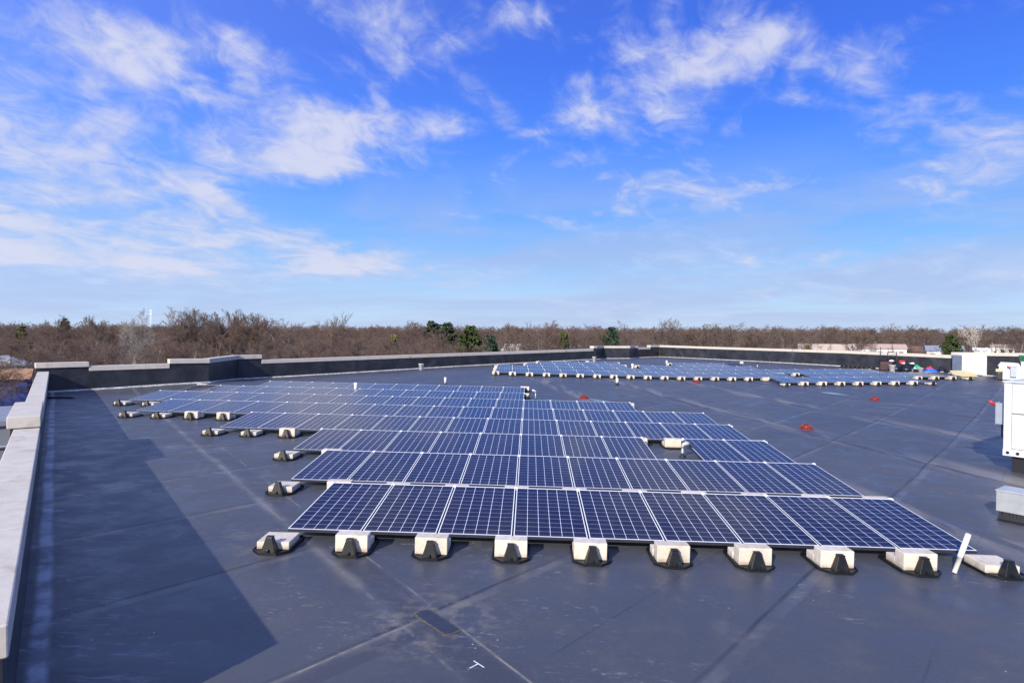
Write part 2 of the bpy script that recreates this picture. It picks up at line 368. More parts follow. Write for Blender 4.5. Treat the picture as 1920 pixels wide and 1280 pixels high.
def cell_material():
    m, t, p = material('solar_cells')
    uv = t.new('ShaderNodeUVMap').outputs[0]
    u, v, _ = t.xyz(uv)
    oi = t.new('ShaderNodeObjectInfo').outputs['Random']
    def edge(c, n):
        f = t.math('FRACT', t.math('MULTIPLY', c, n))
        return t.math('MINIMUM', f, t.math('SUBTRACT', 1.0, f))
    eu, ev = edge(u, 6), edge(v, 12)
    lu = t.mapr(eu, .017, .024, 1, 0, False); lv = t.mapr(ev, .010, .016, 1, 0, False)
    dia = t.mapr(t.math('ADD', eu, ev), .065, .08, 1, 0, False)
    lu = t.math('MULTIPLY', lu, t.math('MULTIPLY', t.math('GREATER_THAN', u, .03), t.math('LESS_THAN', u, .97)))
    lv = t.math('MULTIPLY', lv, t.math('MULTIPLY', t.math('GREATER_THAN', v, .015), t.math('LESS_THAN', v, .985)))
    dia = t.math('MULTIPLY', dia, t.math('MULTIPLY', t.math('MULTIPLY', t.math('GREATER_THAN', u, .03), t.math('LESS_THAN', u, .97)), t.math('MULTIPLY', t.math('GREATER_THAN', v, .015), t.math('LESS_THAN', v, .985))))
    gap = t.math('MAXIMUM', t.math('MAXIMUM', lu, t.math('MULTIPLY', lv, .8)), dia)
    bus = t.mapr(edge(u, 30), .035, .06, 1, 0, False)
    wn = t.new('ShaderNodeTexWhiteNoise', noise_dimensions='3D')
    t.l.new(t.comb(t.math('FLOOR', t.math('MULTIPLY', u, 6)), t.math('FLOOR', t.math('MULTIPLY', v, 12)), t.math('MULTIPLY', oi, 50)), wn.inputs['Vector'])
    cell = t.mix(wn.outputs['Value'], (.008, .009, .024), (.013, .013, .034))
    cell = t.mix(t.math('MULTIPLY', oi, .5), cell, (.018, .015, .032))
    cell = t.mix(t.math('MULTIPLY', bus, .20), cell, (.12, .13, .22))
    col = t.mix(gap, cell, (.70, .72, .80))
    co = t.new('ShaderNodeTexCoord').outputs['Object']
    dust = t.math('ADD', t.mapr(t.noise(co, 2.0, 6, .65), .45, .8, 0, .035), t.math('MULTIPLY', t.mapr(v, .0, .06, 1, 0), .05))
    col = t.mix(dust, col, (.40, .37, .34))
    t.l.new(col, p.inputs['Base Color'])
    p.inputs['Roughness'].default_value = .11
    p.inputs['IOR'].default_value = 1.40
    p.inputs['Specular IOR Level'].default_value = .23
    return m

M_ROOF = roof_material()
M_CELL = cell_material()
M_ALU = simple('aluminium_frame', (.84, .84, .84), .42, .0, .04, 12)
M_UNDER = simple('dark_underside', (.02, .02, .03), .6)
M_PLASTIC = simple('black_plastic', (.008, .009, .012), .42, 0, .3, 9, .3, 0, (.028, .026, .024))
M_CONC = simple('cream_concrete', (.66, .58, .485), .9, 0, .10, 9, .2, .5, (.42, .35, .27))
def vary_objects(m, amount):
    # every block its own shade and its own grime
    t = NT(m.node_tree); p = t.n['Principled BSDF']
    src = p.inputs['Base Color'].links[0].from_socket
    oi = t.new('ShaderNodeObjectInfo').outputs['Random']
    co = t.new('ShaderNodeTexCoord').outputs['Object']
    n = t.new('ShaderNodeTexNoise', noise_dimensions='4D'); t.l.new(co, n.inputs['Vector']); t.l.new(t.math('MULTIPLY', oi, 40), n.inputs['W'])
    n.inputs['Scale'].default_value = 7; n.inputs['Detail'].default_value = 7; n.inputs['Roughness'].default_value = .68
    c = t.mix(t.math('MULTIPLY', oi, amount), src, (.40, .34, .27))
    c = t.mix(t.mapr(n.outputs[0], .55, .72, 0, .55), c, (.34, .28, .22))
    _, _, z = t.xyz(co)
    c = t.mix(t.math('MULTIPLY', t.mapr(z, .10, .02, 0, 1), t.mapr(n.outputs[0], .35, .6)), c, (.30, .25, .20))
    t.l.new(c, p.inputs['Base Color'])
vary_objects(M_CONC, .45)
M_COPE = simple('cast_stone', (.53, .475, .41), .85, 0, .07, 5, .25, .25, (.33, .26, .20))
M_MEMB = simple('wall_membrane', (.024, .025, .032), .42, 0, .4, 1.6, .4, .5, (.075, .075, .085))
M_BRICK = simple('tan_brick', (.30, .20, .14), .9, 0, .2, 3)
M_WHITE = simple('white_plastic', (.78, .78, .76), .4, 0, .04)
M_WHITEM = simple('white_sheet_metal', (.62, .63, .64), .42, .05, .03, 2, .5, 0, (.66, .65, .62))
M_GREYM = simple('grey_sheet_metal', (.33, .37, .42), .45, .2, .06)
M_GALV = simple('galvanized_steel', (.56, .57, .57), .38, .55, .10, 5)
M_RED = simple('red_plastic', (.55, .03, .03), .4)
M_DRAIN = simple('red_cast_iron', (.19, .024, .022), .55, 0, .3, 14)
M_BLACK = simple('black_rubber', (.012, .012, .015), .5)
M_YELLOW = simple('yellow_foam_board', (.58, .49, .27), .7, 0, .1)
M_GREEN = simple('green_plastic', (.05, .30, .15), .4)
M_BLUE = simple('blue_tarp', (.02, .12, .62), .45)
M_CYAN = simple('pale_blue_cloth', (.50, .72, .80), .7)
M_NAVY = simple('dark_bag_plastic', (.010, .012, .022), .3, 0, .4)
M_RUST = simple('dark_red_paint', (.10, .022, .022), .5, 0, .3)
M_CHALK = simple('white_marking_paint', (.80, .80, .80), .8, 0, .15, 60)
M_CRUST = simple('weathered_sealant', (.40, .39, .38), .85, 0, .35, 6)
M_GAPSHADE = simple('grey_gap_shade', (.22, .22, .23), .6)  # painted shade for the gaps between access panels
M_BEIGE = simple('beige_sheet_metal', (.64, .56, .49), .5, 0, .06)

# ------------------------------------------------------------------ ground and roof deck
def build_ground():
    m, t, p = material('winter_ground')
    co = t.new('ShaderNodeTexCoord').outputs['Object']
    c = t.mix(t.mapr(t.noise(co, .02, 6, .6), .35, .65), (.10, .065, .045), (.13, .105, .06))
    c = t.mix(t.mapr(t.noise(co, .3, 5, .6), .4, .7, 0, .5), c, (.075, .05, .04))
    t.l.new(c, p.inputs['Base Color']); p.inputs['Roughness'].default_value = .95
    mb = MB(); N = 72
    rings = [0.01, 60, 300, 1200, 7000]
    vs = [(r*math.cos(2*math.pi*k/N), r*math.sin(2*math.pi*k/N), 0) for r in rings for k in range(N)]
    fs = [(i*N+k, i*N+(k+1) % N, (i+1)*N+(k+1) % N, (i+1)*N+k) for i in range(len(rings)-1) for k in range(N)]
    mb.add(vs, fs)
    mb.obj('ground', m)['kind'] = 'structure'
build_ground()

LA = np.array([-3.916, 4.767]); BUv = np.array(BU); BNv = np.array(BN)
def lw(s, off): p = LA + BUv*s + BNv*off; return (float(p[0]), float(p[1]))
FAR = {95: (-19.52, 24.82), 167: (-18.58, 25.72), 318: (-16.37, 27.84), 392: (-15.15, 29.0), 448: (-15.62, 33.0), 491: (-14.77, 33.92),
       1113: (5.75, 56.15), 1119: (6.07, 56.5), 1132: (6.97, 58.8), 1181: (9.53, 59.5), 1190: (10.4, 62.0), 1197: (10.87, 62.57), 1220: (12.46, 64.5), 1237: (13.7, 66.0)}
RGT = [(13.7, 66.0), (17.56, 59.63), (24.24, 48.6), (28.11, 42.3), (30.18, 38.92), (31.89, 36.14), (45.0, 14.8)]

def build_roof():
    poly = [lw(-18, -.2)] + [lw(25.6, -.2)] + [FAR[k] for k in (95, 392, 448, 1119, 1132, 1181, 1190, 1237)] + RGT[1:] + [(45, -16), (9, -16)]
    P = np.array(poly); cs = .25
    xs = np.arange(-22, 46, cs); ys = np.arange(-16.5, 68, cs)
    X, Y = np.meshgrid(xs, ys, indexing='ij')
    Z = np.zeros_like(X)
    for i in range(0, len(xs), 32): Z[i:i+32] = rz_np(X[i:i+32], Y[i:i+32])
    cx, cy = X[:-1, :-1]+cs/2, Y[:-1, :-1]+cs/2
    ins = np.zeros(cx.shape, bool)
    for dx, dy in ((0, 0), (.12, 0), (-.12, 0), (0, .12), (0, -.12)):
        one = np.zeros(cx.shape, bool); n = len(P)
        for i in range(n):
            a, b = P[i], P[(i+1) % n]
            c = ((a[1] > cy+dy) != (b[1] > cy+dy)) & (cx+dx < (b[0]-a[0])*(cy+dy-a[1])/(b[1]-a[1]+1e-12)+a[0])
            one ^= c
        ins |= one
    idx = np.arange(X.size).reshape(X.shape)
    q = np.stack([idx[:-1, :-1][ins], idx[1:, :-1][ins], idx[1:, 1:][ins], idx[:-1, 1:][ins]], 1)
    used = np.unique(q); remap = np.zeros(X.size, int); remap[used] = np.arange(len(used))
    V = np.stack([X.ravel(), Y.ravel(), Z.ravel()], 1)[used]
    me = bpy.data.meshes.new('roof'); me.from_pydata(V.tolist(), [], remap[q].tolist()); me.update()
    me.polygons.foreach_set('use_smooth', [True]*len(me.polygons))
    me.materials.append(M_ROOF)
    o = put('roof', me); o['kind'] = 'structure'
build_roof()

# ------------------------------------------------------------------ parapets
def offset_path(pts, off):
    """points moved sideways (to the left of travel = outwards), mitred"""
    res = []
    for i, p in enumerate(pts):
        p = Vector(p)
        ns = []
        if i > 0: d = (p-Vector(pts[i-1])).normalized(); ns.append(Vector((-d.y, d.x)))
        if i < len(pts)-1: d = (Vector(pts[i+1])-p).normalized(); ns.append(Vector((-d.y, d.x)))
        nn = sum(ns, Vector((0, 0))).normalized()
        k = off/max(.5, nn.dot(ns[0]))
        res.append(p+nn*k)
    return res
def band(mb, pts, o_in, o_out, zlo, zhi):
    a = offset_path(pts, o_in); b = offset_path(pts, o_out); n = len(pts)
    vs = []
    for i in range(n):
        lo = zlo[i] if hasattr(zlo, '__len__') else zlo
        hi = zhi[i] if hasattr(zhi, '__len__') else zhi
        vs += [(a[i].x, a[i].y, lo), (b[i].x, b[i].y, lo), (b[i].x, b[i].y, hi), (a[i].x, a[i].y, hi)]
    fs = [(0, 1, 2, 3), tuple(4*(n-1)+k for k in (3, 2, 1, 0))]
    for i in range(n-1):
        for k in range(4):
            j = (k+1) % 4
            fs.append((4*i+k, 4*(i+1)+k, 4*(i+1)+j, 4*i+j))
    mb.add(vs, fs)
def split(pts, zs, step):
    """cut a path into pieces of about step metres (keeps its corners)"""
    L = [0.0]
    for a, b in zip(pts, pts[1:]): L.append(L[-1]+(Vector(b)-Vector(a)).length)
    n = max(1, round(L[-1]/step)); cuts = [L[-1]*i/n for i in range(n+1)]
    def at(l):
        for i in range(len(L)-1):
            if l <= L[i+1]+1e-9:
                f = (l-L[i])/(L[i+1]-L[i])
                a, b = Vector(pts[i]), Vector(pts[i+1])
                return tuple(a+(b-a)*f), zs[i]+(zs[i+1]-zs[i])*f
    out = []
    for i in range(n):
        l0, l1 = cuts[i]+(.004 if i else 0), cuts[i+1]-(.004 if i < n-1 else 0)
        seq = [at(l0)] + [(tuple(pts[j]), zs[j]) for j in range(len(L)) if l0+.02 < L[j] < l1-.02] + [at(l1)]
        out.append(([s[0] for s in seq], [s[1] for s in seq]))
    return out
def parapet(label, sections, crust=True, th=.21):
    p0 = sections[0][0][0]
    root = thing('parapet_wall', label, 'parapet wall', (p0[0], p0[1], 0))
    inv = Matrix.Translation((-p0[0], -p0[1], 0))
    face = MB(); cr = MB()
    rnd = random.Random(3)
    for pts, zt, w_in, w_out in sections:
        zt = [z+ZC for z in zt]
        band(face, pts, .03, w_out-.05, 0.0, [z-th for z in zt])
        for a, z in split(pts, zt, 2.4):
            c = MB(); band(c, a, w_in, w_out, [k-th+.002 for k in z], z)
            c.v = [tuple(inv @ Vector(q)) for q in c.v]
            c.obj('coping', M_COPE, root, .012)
        if crust:
            L = split(pts, zt, .35)
            for a, z in L:
                w = rnd.uniform(.03, .13)
                A, B = Vector(a[0]), Vector(a[-1]); d = (B-A).normalized(); nr = Vector((d.y, -d.x))
                q = [A, B, B+nr*rnd.uniform(.03, .14), A+nr*w]
                base = len(cr.v)
                lo = [(v.x, v.y, rz(v.x, v.y)-.02) for v in q]; hi = [(v.x, v.y, rz(v.x, v.y)+rnd.uniform(.006, .014)) for v in q]
                hi[0] = (q[0].x, q[0].y, hi[0][2]+.05); hi[1] = (q[1].x, q[1].y, hi[1][2]+.05)
                cr.add(lo+hi, [(4, 7, 6, 5), (0, 1, 2, 3), (0, 4, 5, 1), (1, 5, 6, 2), (2, 6, 7, 3), (3, 7, 4, 0)])
    face.v = [tuple(inv @ Vector(q)) for q in face.v]
    face.obj('membrane_face', M_MEMB, root)
    if crust:
        cr.v = [tuple(inv @ Vector(q)) for q in cr.v]
        cr.obj('sealant_line', M_CRUST, root)
    return root

parapet('low dark parapet with pale stone coping and one raised coping block, running away beside the shaded roof strip', [
    ([lw(-1.33, -.08), lw(7.95, -.08)], [-1.80, -1.80], 0, .38),
    ([lw(7.95, -.075), lw(10.75, -.075)], [-1.58, -1.58], -.005, .48),
    ([lw(10.75, -.08), lw(25.35, -.08)], [-1.80, -1.76], 0, .38)], crust=False)
def F(*k): return [FAR[i] for i in k]
st = (FAR[95][0]-.36, FAR[95][1]-.345)
parapet('long dark parapet with stepped pale coping behind both solar arrays, in front of the bare wood', [
    ([st]+F(167), [-1.41, -1.415], -.03, .42),
    (F(167, 318), [-1.59, -1.592], 0, .40),
    (F(318, 392, 448, 491), [-1.381, -1.41, -1.41, -1.416], -.03, .42),
    (F(491, 1113), [-1.70, -1.632], 0, .40),
    (F(1113, 1119, 1132, 1181, 1190, 1197), [-1.383, -1.39, -1.44, -1.447, -1.50, -1.515], -.03, .42),
    (F(1197, 1220), [-1.651, -1.69], 0, .40),
    (F(1220, 1237), [-1.475, -1.50], -.03, .42)])
parapet('sunlit black parapet with pale coping behind the heap of tools and bags and the white cabinet', [
    (RGT[:4], [-1.50, -1.50, -1.46, -1.53], 0, .40),
    (RGT[3:], [-1.33, -1.26, -1.21, -1.0], -.03, .42)])
# low kerb that closes the roof edge beyond the end of the left parapet
kb = MB(); band(kb, [lw(-18, -.1), lw(-1.34, -.1)], 0, .3, 0, rz(-2, 2)+.25); o = kb.obj('roof_kerb', M_MEMB); tag(o, 'low dark roof edge kerb continuing past the near end of the pale coped parapet', 'kerb')

# ------------------------------------------------------------------ solar panels
PW, PH, JW = .984, 1.95, 1.008
TILT = .07562
def panel_meshes():
    fr = MB(); w = .013; h = .04
    e = .022; et = .036
    fr.box(0, PW, 0, e, -h, 0); fr.box(0, PW, PH-et, PH, -h, 0)
    fr.box(0, w, e+.0005, PH-et-.0005, -h, 0); fr.box(PW-w, PW, e+.0005, PH-et-.0005, -h, 0)
    frame = fr.mesh('panel_frame', M_ALU)
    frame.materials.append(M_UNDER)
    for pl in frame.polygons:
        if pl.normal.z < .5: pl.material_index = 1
    gl = MB(); gl.box(w, PW-w, e, PH-et, -.012, -.004)
    glass = gl.mesh('panel_glass', M_CELL)
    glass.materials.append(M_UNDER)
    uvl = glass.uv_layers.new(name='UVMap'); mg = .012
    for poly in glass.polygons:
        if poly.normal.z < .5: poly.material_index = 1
        for li in poly.loop_indices:
            v = glass.vertices[glass.loops[li].vertex_index].co
            uvl.data[li].uv = ((v.x-w-mg)/(PW-2*w-2*mg), (v.y-e-mg)/(PH-e-et-2*mg))
    cl = MB()
    cl.box(-.034, .018, PH-.03, PH+.03, -.05, .008); cl.box(-.018, .002, PH-.02, PH+.01, .008, .016)
    clamp = cl.mesh('panel_clamp', M_ALU, .004)
    return frame, glass, clamp
ME_FRAME, ME_GLASS, ME_CLAMP = panel_meshes()
def panel(loc, rx, ry, rz_, label, group, last):
    t = thing('solar_panel', label, 'solar panel', loc, (rx, ry, rz_), group)
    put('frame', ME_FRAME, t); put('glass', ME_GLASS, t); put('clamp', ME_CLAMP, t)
    if last: put('clamp', ME_CLAMP, t, (PW+.010, 0, 0))

AX, AY, AP = -.21334, 8.19888, 2.71798       # near array: first joint, front row, row pitch
def Apos(c, r): return (AX+c*JW, AY+(r-1)*AP)
def Az(c, r): return -2.72219-.01491*(r-1)-.01837*c+ZC
A_ROWS = {1: [(-3, 6)], 2: [(-4, 6)], 3: [(-5, 3), (4, 6)], 4: [(-8, 6)], 5: [(-12, 6)], 6: [(-14, 4)], 7: [(-14, 0)], 8: [(-12, 0)]}
A_NAME = {1: 'front row', 2: 'second row', 3: 'third row', 4: 'fourth row', 5: 'fifth row', 6: 'sixth row', 7: 'seventh row', 8: 'back row'}
for r, spans in A_ROWS.items():
    i = 0
    for a, b in spans:
        for c in range(a, b):
            i += 1
            x, y = Apos(c, r)
            extra = ', right of gap' if r == 3 and c == 4 else ''
            panel((x+.012, y, Az(c, r)), TILT, .01822, 0, f'dark blue solar panel, {ORD[i]} from left in {A_NAME[r]} of near array'+extra,
                  'solar panels of the near array', c == b-1)

BX, BY, BYAW, BP = -2.038, 37.394, .0286, 2.70
def Bpos(c, r):
    e = (math.cos(BYAW), math.sin(BYAW))
    return (BX+e[0]*c*JW-e[1]*r*BP, BY+e[1]*c*JW+e[0]*r*BP)
B_ROWS = {-1: [(16, 24)], 0: [(0, 18), (19, 28)], 1: [(0, 25)], 2: [(2, 9), (10, 18)], 3: [(3, 9), (13, 17)]}
B_NAME = {-1: 'short front row', 0: 'long second row', 1: 'third row', 2: 'fourth row', 3: 'back row'}
for r, spans in B_ROWS.items():
    i = 0
    for a, b in spans:
        for c in range(a, b):
            i += 1
            x, y = Bpos(c, r); x1, y1 = Bpos(c+1, r)
            z0, z1 = rz(x, y), rz(x1, y1)
            panel((x+.012, y, z0+.155), TILT, -math.atan2(z1-z0, JW), BYAW, f'small blue solar panel, {ORD[i]} from left in the {B_NAME[r]} of the far array',
                  'solar panels of the far array', c == b-1)

# ------------------------------------------------------------------ ballast feet and concrete blocks
def foot_meshes():
    tr = MB()
    oct_ = lambda w, y0, y1, c, cb: [(-w+c, y0), (w-c, y0), (w, y0+c), (w, y1-cb), (w-cb, y1), (-w+cb, y1), (-w, y1-cb), (-w, y0+c)]
    tr.prism(oct_(.24, -.615, .10, .13, .06), .002, .022)
    o, i = oct_(.24, -.615, .10, .13, .06), oct_(.226, -.60, .086, .124, .055)
    n = len(o)                                # raised rim
    vs = [(x, y, .022) for x, y in o]+[(x, y, .034) for x, y in o]+[(x, y, .034) for x, y in i]+[(x, y, .0225) for x, y in i]
    fs = []
    for k in range(n):
        j = (k+1) % n
        fs += [(k, j, n+j, n+k), (n+k, n+j, 2*n+j, 2*n+k), (2*n+k, 2*n+j, 3*n+j, 3*n+k)]
    tr.add(vs, fs)
    tray = tr.mesh('foot_tray', M_PLASTIC)
    tw = MB()
    tw.prism([(-.095, -.60), (.095, -.60), (.095, -.475), (-.095, -.475)], .022, .205, [(-.040, -.565), (.040, -.565), (.040, -.49), (-.040, -.49)])
    tw.prism([(-.044, -.57), (.044, -.57), (.044, -.485), (-.044, -.485)], .2052, .217)
    tw.box(-.018, .018, -.625, -.60, .03, .075)
    tower = tw.mesh('foot_tower', M_PLASTIC, .006)
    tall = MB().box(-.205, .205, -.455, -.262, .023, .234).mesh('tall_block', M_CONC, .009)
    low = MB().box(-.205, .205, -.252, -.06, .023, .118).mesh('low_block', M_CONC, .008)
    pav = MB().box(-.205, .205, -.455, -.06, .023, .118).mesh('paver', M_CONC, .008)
    return tray, tower, tall, low, pav
ME_TRAY, ME_TOWER, ME_TALL, ME_LOW, ME_PAV = foot_meshes()
frnd = random.Random(8)
def foot(x, y, rot, paver, where, group, tower=True, squat=1.0):
    z = rz(x, y)
    a, b = (z-rz(x+.2, y))/.2, (rz(x, y+.2)-z)/.2
    rot = (math.atan(b), math.atan(a), rot)
    t = thing('ballast_foot', 'black plastic ballast foot '+where, 'ballast foot', (x, y, z+.004), rot, 'ballast feet of the '+group)
    put('tray', ME_TRAY, t)
    if tower: put('tower', ME_TOWER, t)
    def blk(me, label):
        o = put('concrete_block', me, None, (x+frnd.uniform(-.008, .008), y, z+.004), (rot[0], rot[1], rot[2]+frnd.uniform(-.028, .028)))
        if me is ME_TALL: o.scale.z = squat
        tag(o, label, 'concrete block', 'concrete blocks of the '+group)
    if paver: blk(ME_PAV, 'flat cream paver '+where)
    else:
        blk(ME_TALL, 'tall cream block '+where)
        blk(ME_LOW, 'low rear cream block '+where)
def joint(c, a): return ORD[c-a+1]
for r, cs, pv in [(1, range(-3, 7), (-3, 6)), (2, range(-4, 7), (-4,)), (3, (-5, -4), (-5,)), (4, (-8, -7, -6), (-8, -7)), (5, (-12, -11, -10, -9), (-12, -11)), (6, (-14, -13, -12), (-14, -13))]:
    a = A_ROWS[r][0][0]
    for c in cs:
        x, y = Apos(c, r)
        foot(x-.01, y, 0, c in pv, f'at the {joint(c, a)} joint from left, {A_NAME[r]} of near array', 'near array', squat=.93 if r == 2 and c > -3 else 1.0)
for c, r, where in [(4, 7, 'behind the right end of the sixth row, near array'), (6, 5, 'behind the right end of the fourth row, near array'), (6, 4, 'behind the right end of the third row, near array'),
                    (3, 4, 'at the left side of the gap in the third row'), (4, 4, 'beside the silver conduit, right side of the third row gap'),
                    (0, 8, 'at the right end of the back row, near array'), (0, 9, 'behind the right end of the back row, near array'), (-14, 8, 'behind the left end of the seventh row, near array')]:
    x, y = Apos(c, r); foot(x-(.16 if (c, r) == (4, 4) else 0), y, 0, False, where, 'near array', tower=c != 4)
for c in range(0, 17):
    x, y = Bpos(c, 0); foot(x, y, BYAW, False, f'at the {ORD[c+1]} joint from left, second row of far array', 'far array', c < 16)
for c in range(25, 29):
    x, y = Bpos(c, 0); foot(x, y, BYAW, c == 28, f'at the {ORD[29-c]} joint from right, second row of far array', 'far array')
for c in range(16, 25):
    x, y = Bpos(c, -1); foot(x, y, BYAW, c in (16, 24), f'at the {ORD[c-15]} joint from left, front row of far array', 'far array')
for c, r, where in [(0, 1, 'at the left end of the third row, far array'), (0, 2, 'behind the left end of the third row, far array'), (2, 3, 'behind the left end of the fourth row, far array'),
                    (3, 4, 'behind the left end of the back row, far array'), (9, 3, 'left of the white pipe in the fourth row gap, far array'), (9, 4, 'behind the right end of the left back row, far array'),
                    (10, 3, 'right of the white pipe in the fourth row gap, far array'), (13, 4, 'left end of the right back row beside a white pipe'), (18, 1, 'at the left side of the hole in the far array'), (19, 1, 'at the right side of the hole in the far array')]:
    x, y = Bpos(c, r); foot(x, y, BYAW, False, where, 'far array')

# ------------------------------------------------------------------ things standing on the roof
def vent(x, y, h, r, label, black=0.0, cap=False, mat=None, cat='vent pipe'):
    z = rz(x, y)
    t = thing('vent_pipe', label, cat, (x, y, z), (0, 0, 0), None)
    m = MB(); b = max(black, .03)
    m.lathe([(r*1.02, b), (r*1.02, h-.015), (r*.95, h), (r*.7, h), (r*.7, h-.06)], 18)
    m.obj('pipe', mat or M_WHITE, t)
    k = MB(); k.lathe([(r*2.0, -.01), (r*1.9, .012), (r*1.12, .03), (r*1.12, b+.012), (r*1.0, b+.012)], 18); k.obj('flashing', M_BLACK, t)
    return t
vent(-7.6, 27.0, .50, .075, 'short white vent pipe poking up between the two back rows of the near array')
vent(-4.31, 31.75, .35, .06, 'slim white vent pipe on open roof behind the near array', .04)
vent(4.72, 33.62, .38, .075, 'white vent pipe with black base in front of the far array', .12)
vent(7.35, 44.6, .40, .08, 'white vent pipe standing in the gap of the far array')
vent(10.75, 49.1, .36, .075, 'white vent pipe beyond the far array, left of the right back row', .08)
vent(16.83, 46.45, .27, .05, 'small grey vent stub behind the right end of the far array fourth row', 0, False, M_GALV)

def bucket(x, y, h, r, label, mat, z=None, lid=False):
    z = rz(x, y) if z is None else z
    t = thing('bucket', label, 'bucket', (x, y, z))
    m = MB(); m.lathe([(r*.86, .0), (r, h-.03), (r*1.05, h-.03), (r*1.05, h), (r*.93, h), (r*.80, .02)], 22); m.obj('pail', mat, t)
    hd = MB(); hd.tube([(r*1.06*math.cos(a), -.05*r-abs(math.sin(a))*r*.5-.02, h-.05-abs(math.sin(a))*.09) for a in np.linspace(0, math.pi, 12)], .004, 6); hd.obj('handle', M_GALV, t)
    return t
bucket(-7.15, 40.9, .40, .17, 'squat white bucket close to the foot of the long far parapet', M_WHITE)
bucket(5.35, 51.6, .46, .16, 'white bucket in front of the raised parapet bay', M_WHITE)
o = MB().prism([(-.17, -.13), (.17, -.13), (.17, .13), (-.17, .13)], 0, .10, [(-.15, -.12), (.15, -.12), (.15, .12), (-.15, .12)]).obj('lid_box', M_WHITE, None, .01)
o.location = (4.75, 51.3, rz(4.75, 51.3)+.003); tag(o, 'flat white box lying left of the white bucket by the raised bay', 'box')
o = MB().prism([(-.14, -.12), (.15, -.12), (.17, .12), (-.12, .13)], 0, .17, [(-.08, -.10), (.10, -.10), (.06, .08), (-.09, .10)]).obj('concrete_lump', M_CONC, None, .012)
o.location = (17.5, 51.9, rz(17.5, 51.9)+.003); tag(o, 'small pale lump on the dark membrane strip near the right parapet', 'rubble')

def drain(x, y, label):
    z = rz(x, y)
    t = thing('roof_drain', label, 'roof drain', (x, y, z), (0, 0, 0), 'red roof drains')
    m = MB()
    for k in range(14):                       # ribbed strainer dome
        a = 2*math.pi*k/14
        m.tube([(.16*math.cos(a), .16*math.sin(a), .02), (.155*math.cos(a), .155*math.sin(a), .09), (.10*math.cos(a), .10*math.sin(a), .145), (.02*math.cos(a), .02*math.sin(a), .155)], .013, 5)
    m.lathe([(.13, .015), (.125, .08), (.08, .13), (.005, .14)], 14)
    m.lathe([(.055, .145), (.055, .165), (.005, .17)], 12)
    m.obj('strainer', M_DRAIN, t)
    r = MB(); r.lathe([(.24, .0), (.23, .016), (.15, .03), (.10, .028)], 22); r.obj('clamping_ring', M_DRAIN, t)
drain(2.40, 27.45, 'red roof drain dome just behind the right part of the near array')
drain(8.79, 19.96, 'largest red roof drain dome, alone on the open roof right of the array')
drain(15.62, 28.56, 'small red roof drain dome below the far array short front row')
drain(9.59, 36.0, 'tiny red roof drain dome against the front feet of the far array')

def conduit(x, y, h, label, side):
    z = rz(x, y)
    t = thing('conduit_riser', label, 'conduit', (x, y, z))
    m = MB(); m.tube([(0, 0, .03), (0, 0, h-.07)], .026, 12); m.lathe([(.036, h-.20), (.036, h-.16)], 12); m.obj('pipe', M_GALV, t)
    e = MB(); e.tube([(0, 0, h-.08), (0, 0, h-.03), (side*.03, .0, h+.01), (side*.10, .0, h+.03), (side*.15, 0, h+.02)], [.034, .042, .05, .052, .044], 12); e.obj('elbow', M_GALV, t)
    b = MB(); b.lathe([(.09, 0), (.085, .01), (.04, .05), (.03, .09)], 16); b.obj('flashing', M_BLACK, t)
    c = MB()
    for k in range(3):
        dx = .02*k
        c.tube([(side*.14, .01*k, h+.02), (side*.22, -.02+dx, h-.05), (side*(.30+dx), -.2, .12), (side*(.48+dx), -.5-.1*k, .05), (side*(.75+dx), -.8, .04+.015*k)], .014, 7)
    c.obj('cable', M_BLACK, t)
conduit(3.62, 14.75, .30, 'silver conduit elbow with black cables in the gap of the third row', 1)
conduit(.26, 26.3, .40, 'silver conduit elbow at the right end of the two back rows', -1)

# leaning white tube beside the front row
m = MB(); m.tube([(0, 0, .0), (.094, .04, .18), (.0945, .0402, .182)], [.027, .027, .032], 16); m.tube([(.0945, .0402, .182), (.235, .10, .45)], .032, 16)
o = m.obj('white_tube', M_WHITE); o.location = (5.25, 7.78, rz(5.25, 7.78)+.004); tag(o, 'white plastic tube leaning upright between the last two ballast feet of the front row', 'tube')

# marks and patches lying on the membrane
def flat(name, pts, mat, label, cat, lift=.004, th=.003):
    cx = sum(p[0] for p in pts)/len(pts); cy = sum(p[1] for p in pts)/len(pts)
    n = len(pts); vs = [(x-cx, y-cy, rz(x, y)-rz(cx, cy)) for x, y in pts]; vs += [(a, b, c+th) for a, b, c in vs]
    fs = [tuple(range(n, 2*n))] + [(i, (i+1) % n, n+(i+1) % n, n+i) for i in range(n)] + [tuple(range(n-1, -1, -1))]
    o = MB().add(vs, fs).obj(name, mat); o.location = (cx, cy, rz(cx, cy)+lift); tag(o, label, cat); return o
def bar(a, b, w):
    A, B = Vector(a), Vector(b); d = (B-A).normalized()*w/2; nn = Vector((-d.y, d.x))
    return [tuple(A-nn), tuple(B-nn), tuple(B+nn), tuple(A+nn)]
z0 = rz(-.44, 5.23)
mk = MB()
for pts in (bar((-.492, 5.185), (-.424, 5.262), .011), bar((-.470, 5.305), (-.372, 5.205), .011)):
    n = 4; dz = .004 if pts[0][0] < -.48 else .0045
    mk.add([(x+.44, y-5.23, rz(x, y)-z0+dz) for x, y in pts], [(0, 1, 2, 3)])
o = mk.obj('painted_mark', M_CHALK); o.location = (-.44, 5.23, z0); tag(o, 'thin white painted T shaped mark on the dark roof', 'marking')
pa, pb = Vector((-.71, 5.80)), Vector((-1.08, 6.20))
d = (pb-pa).normalized(); nn = Vector((-d.y, d.x)); L = (pb-pa).length
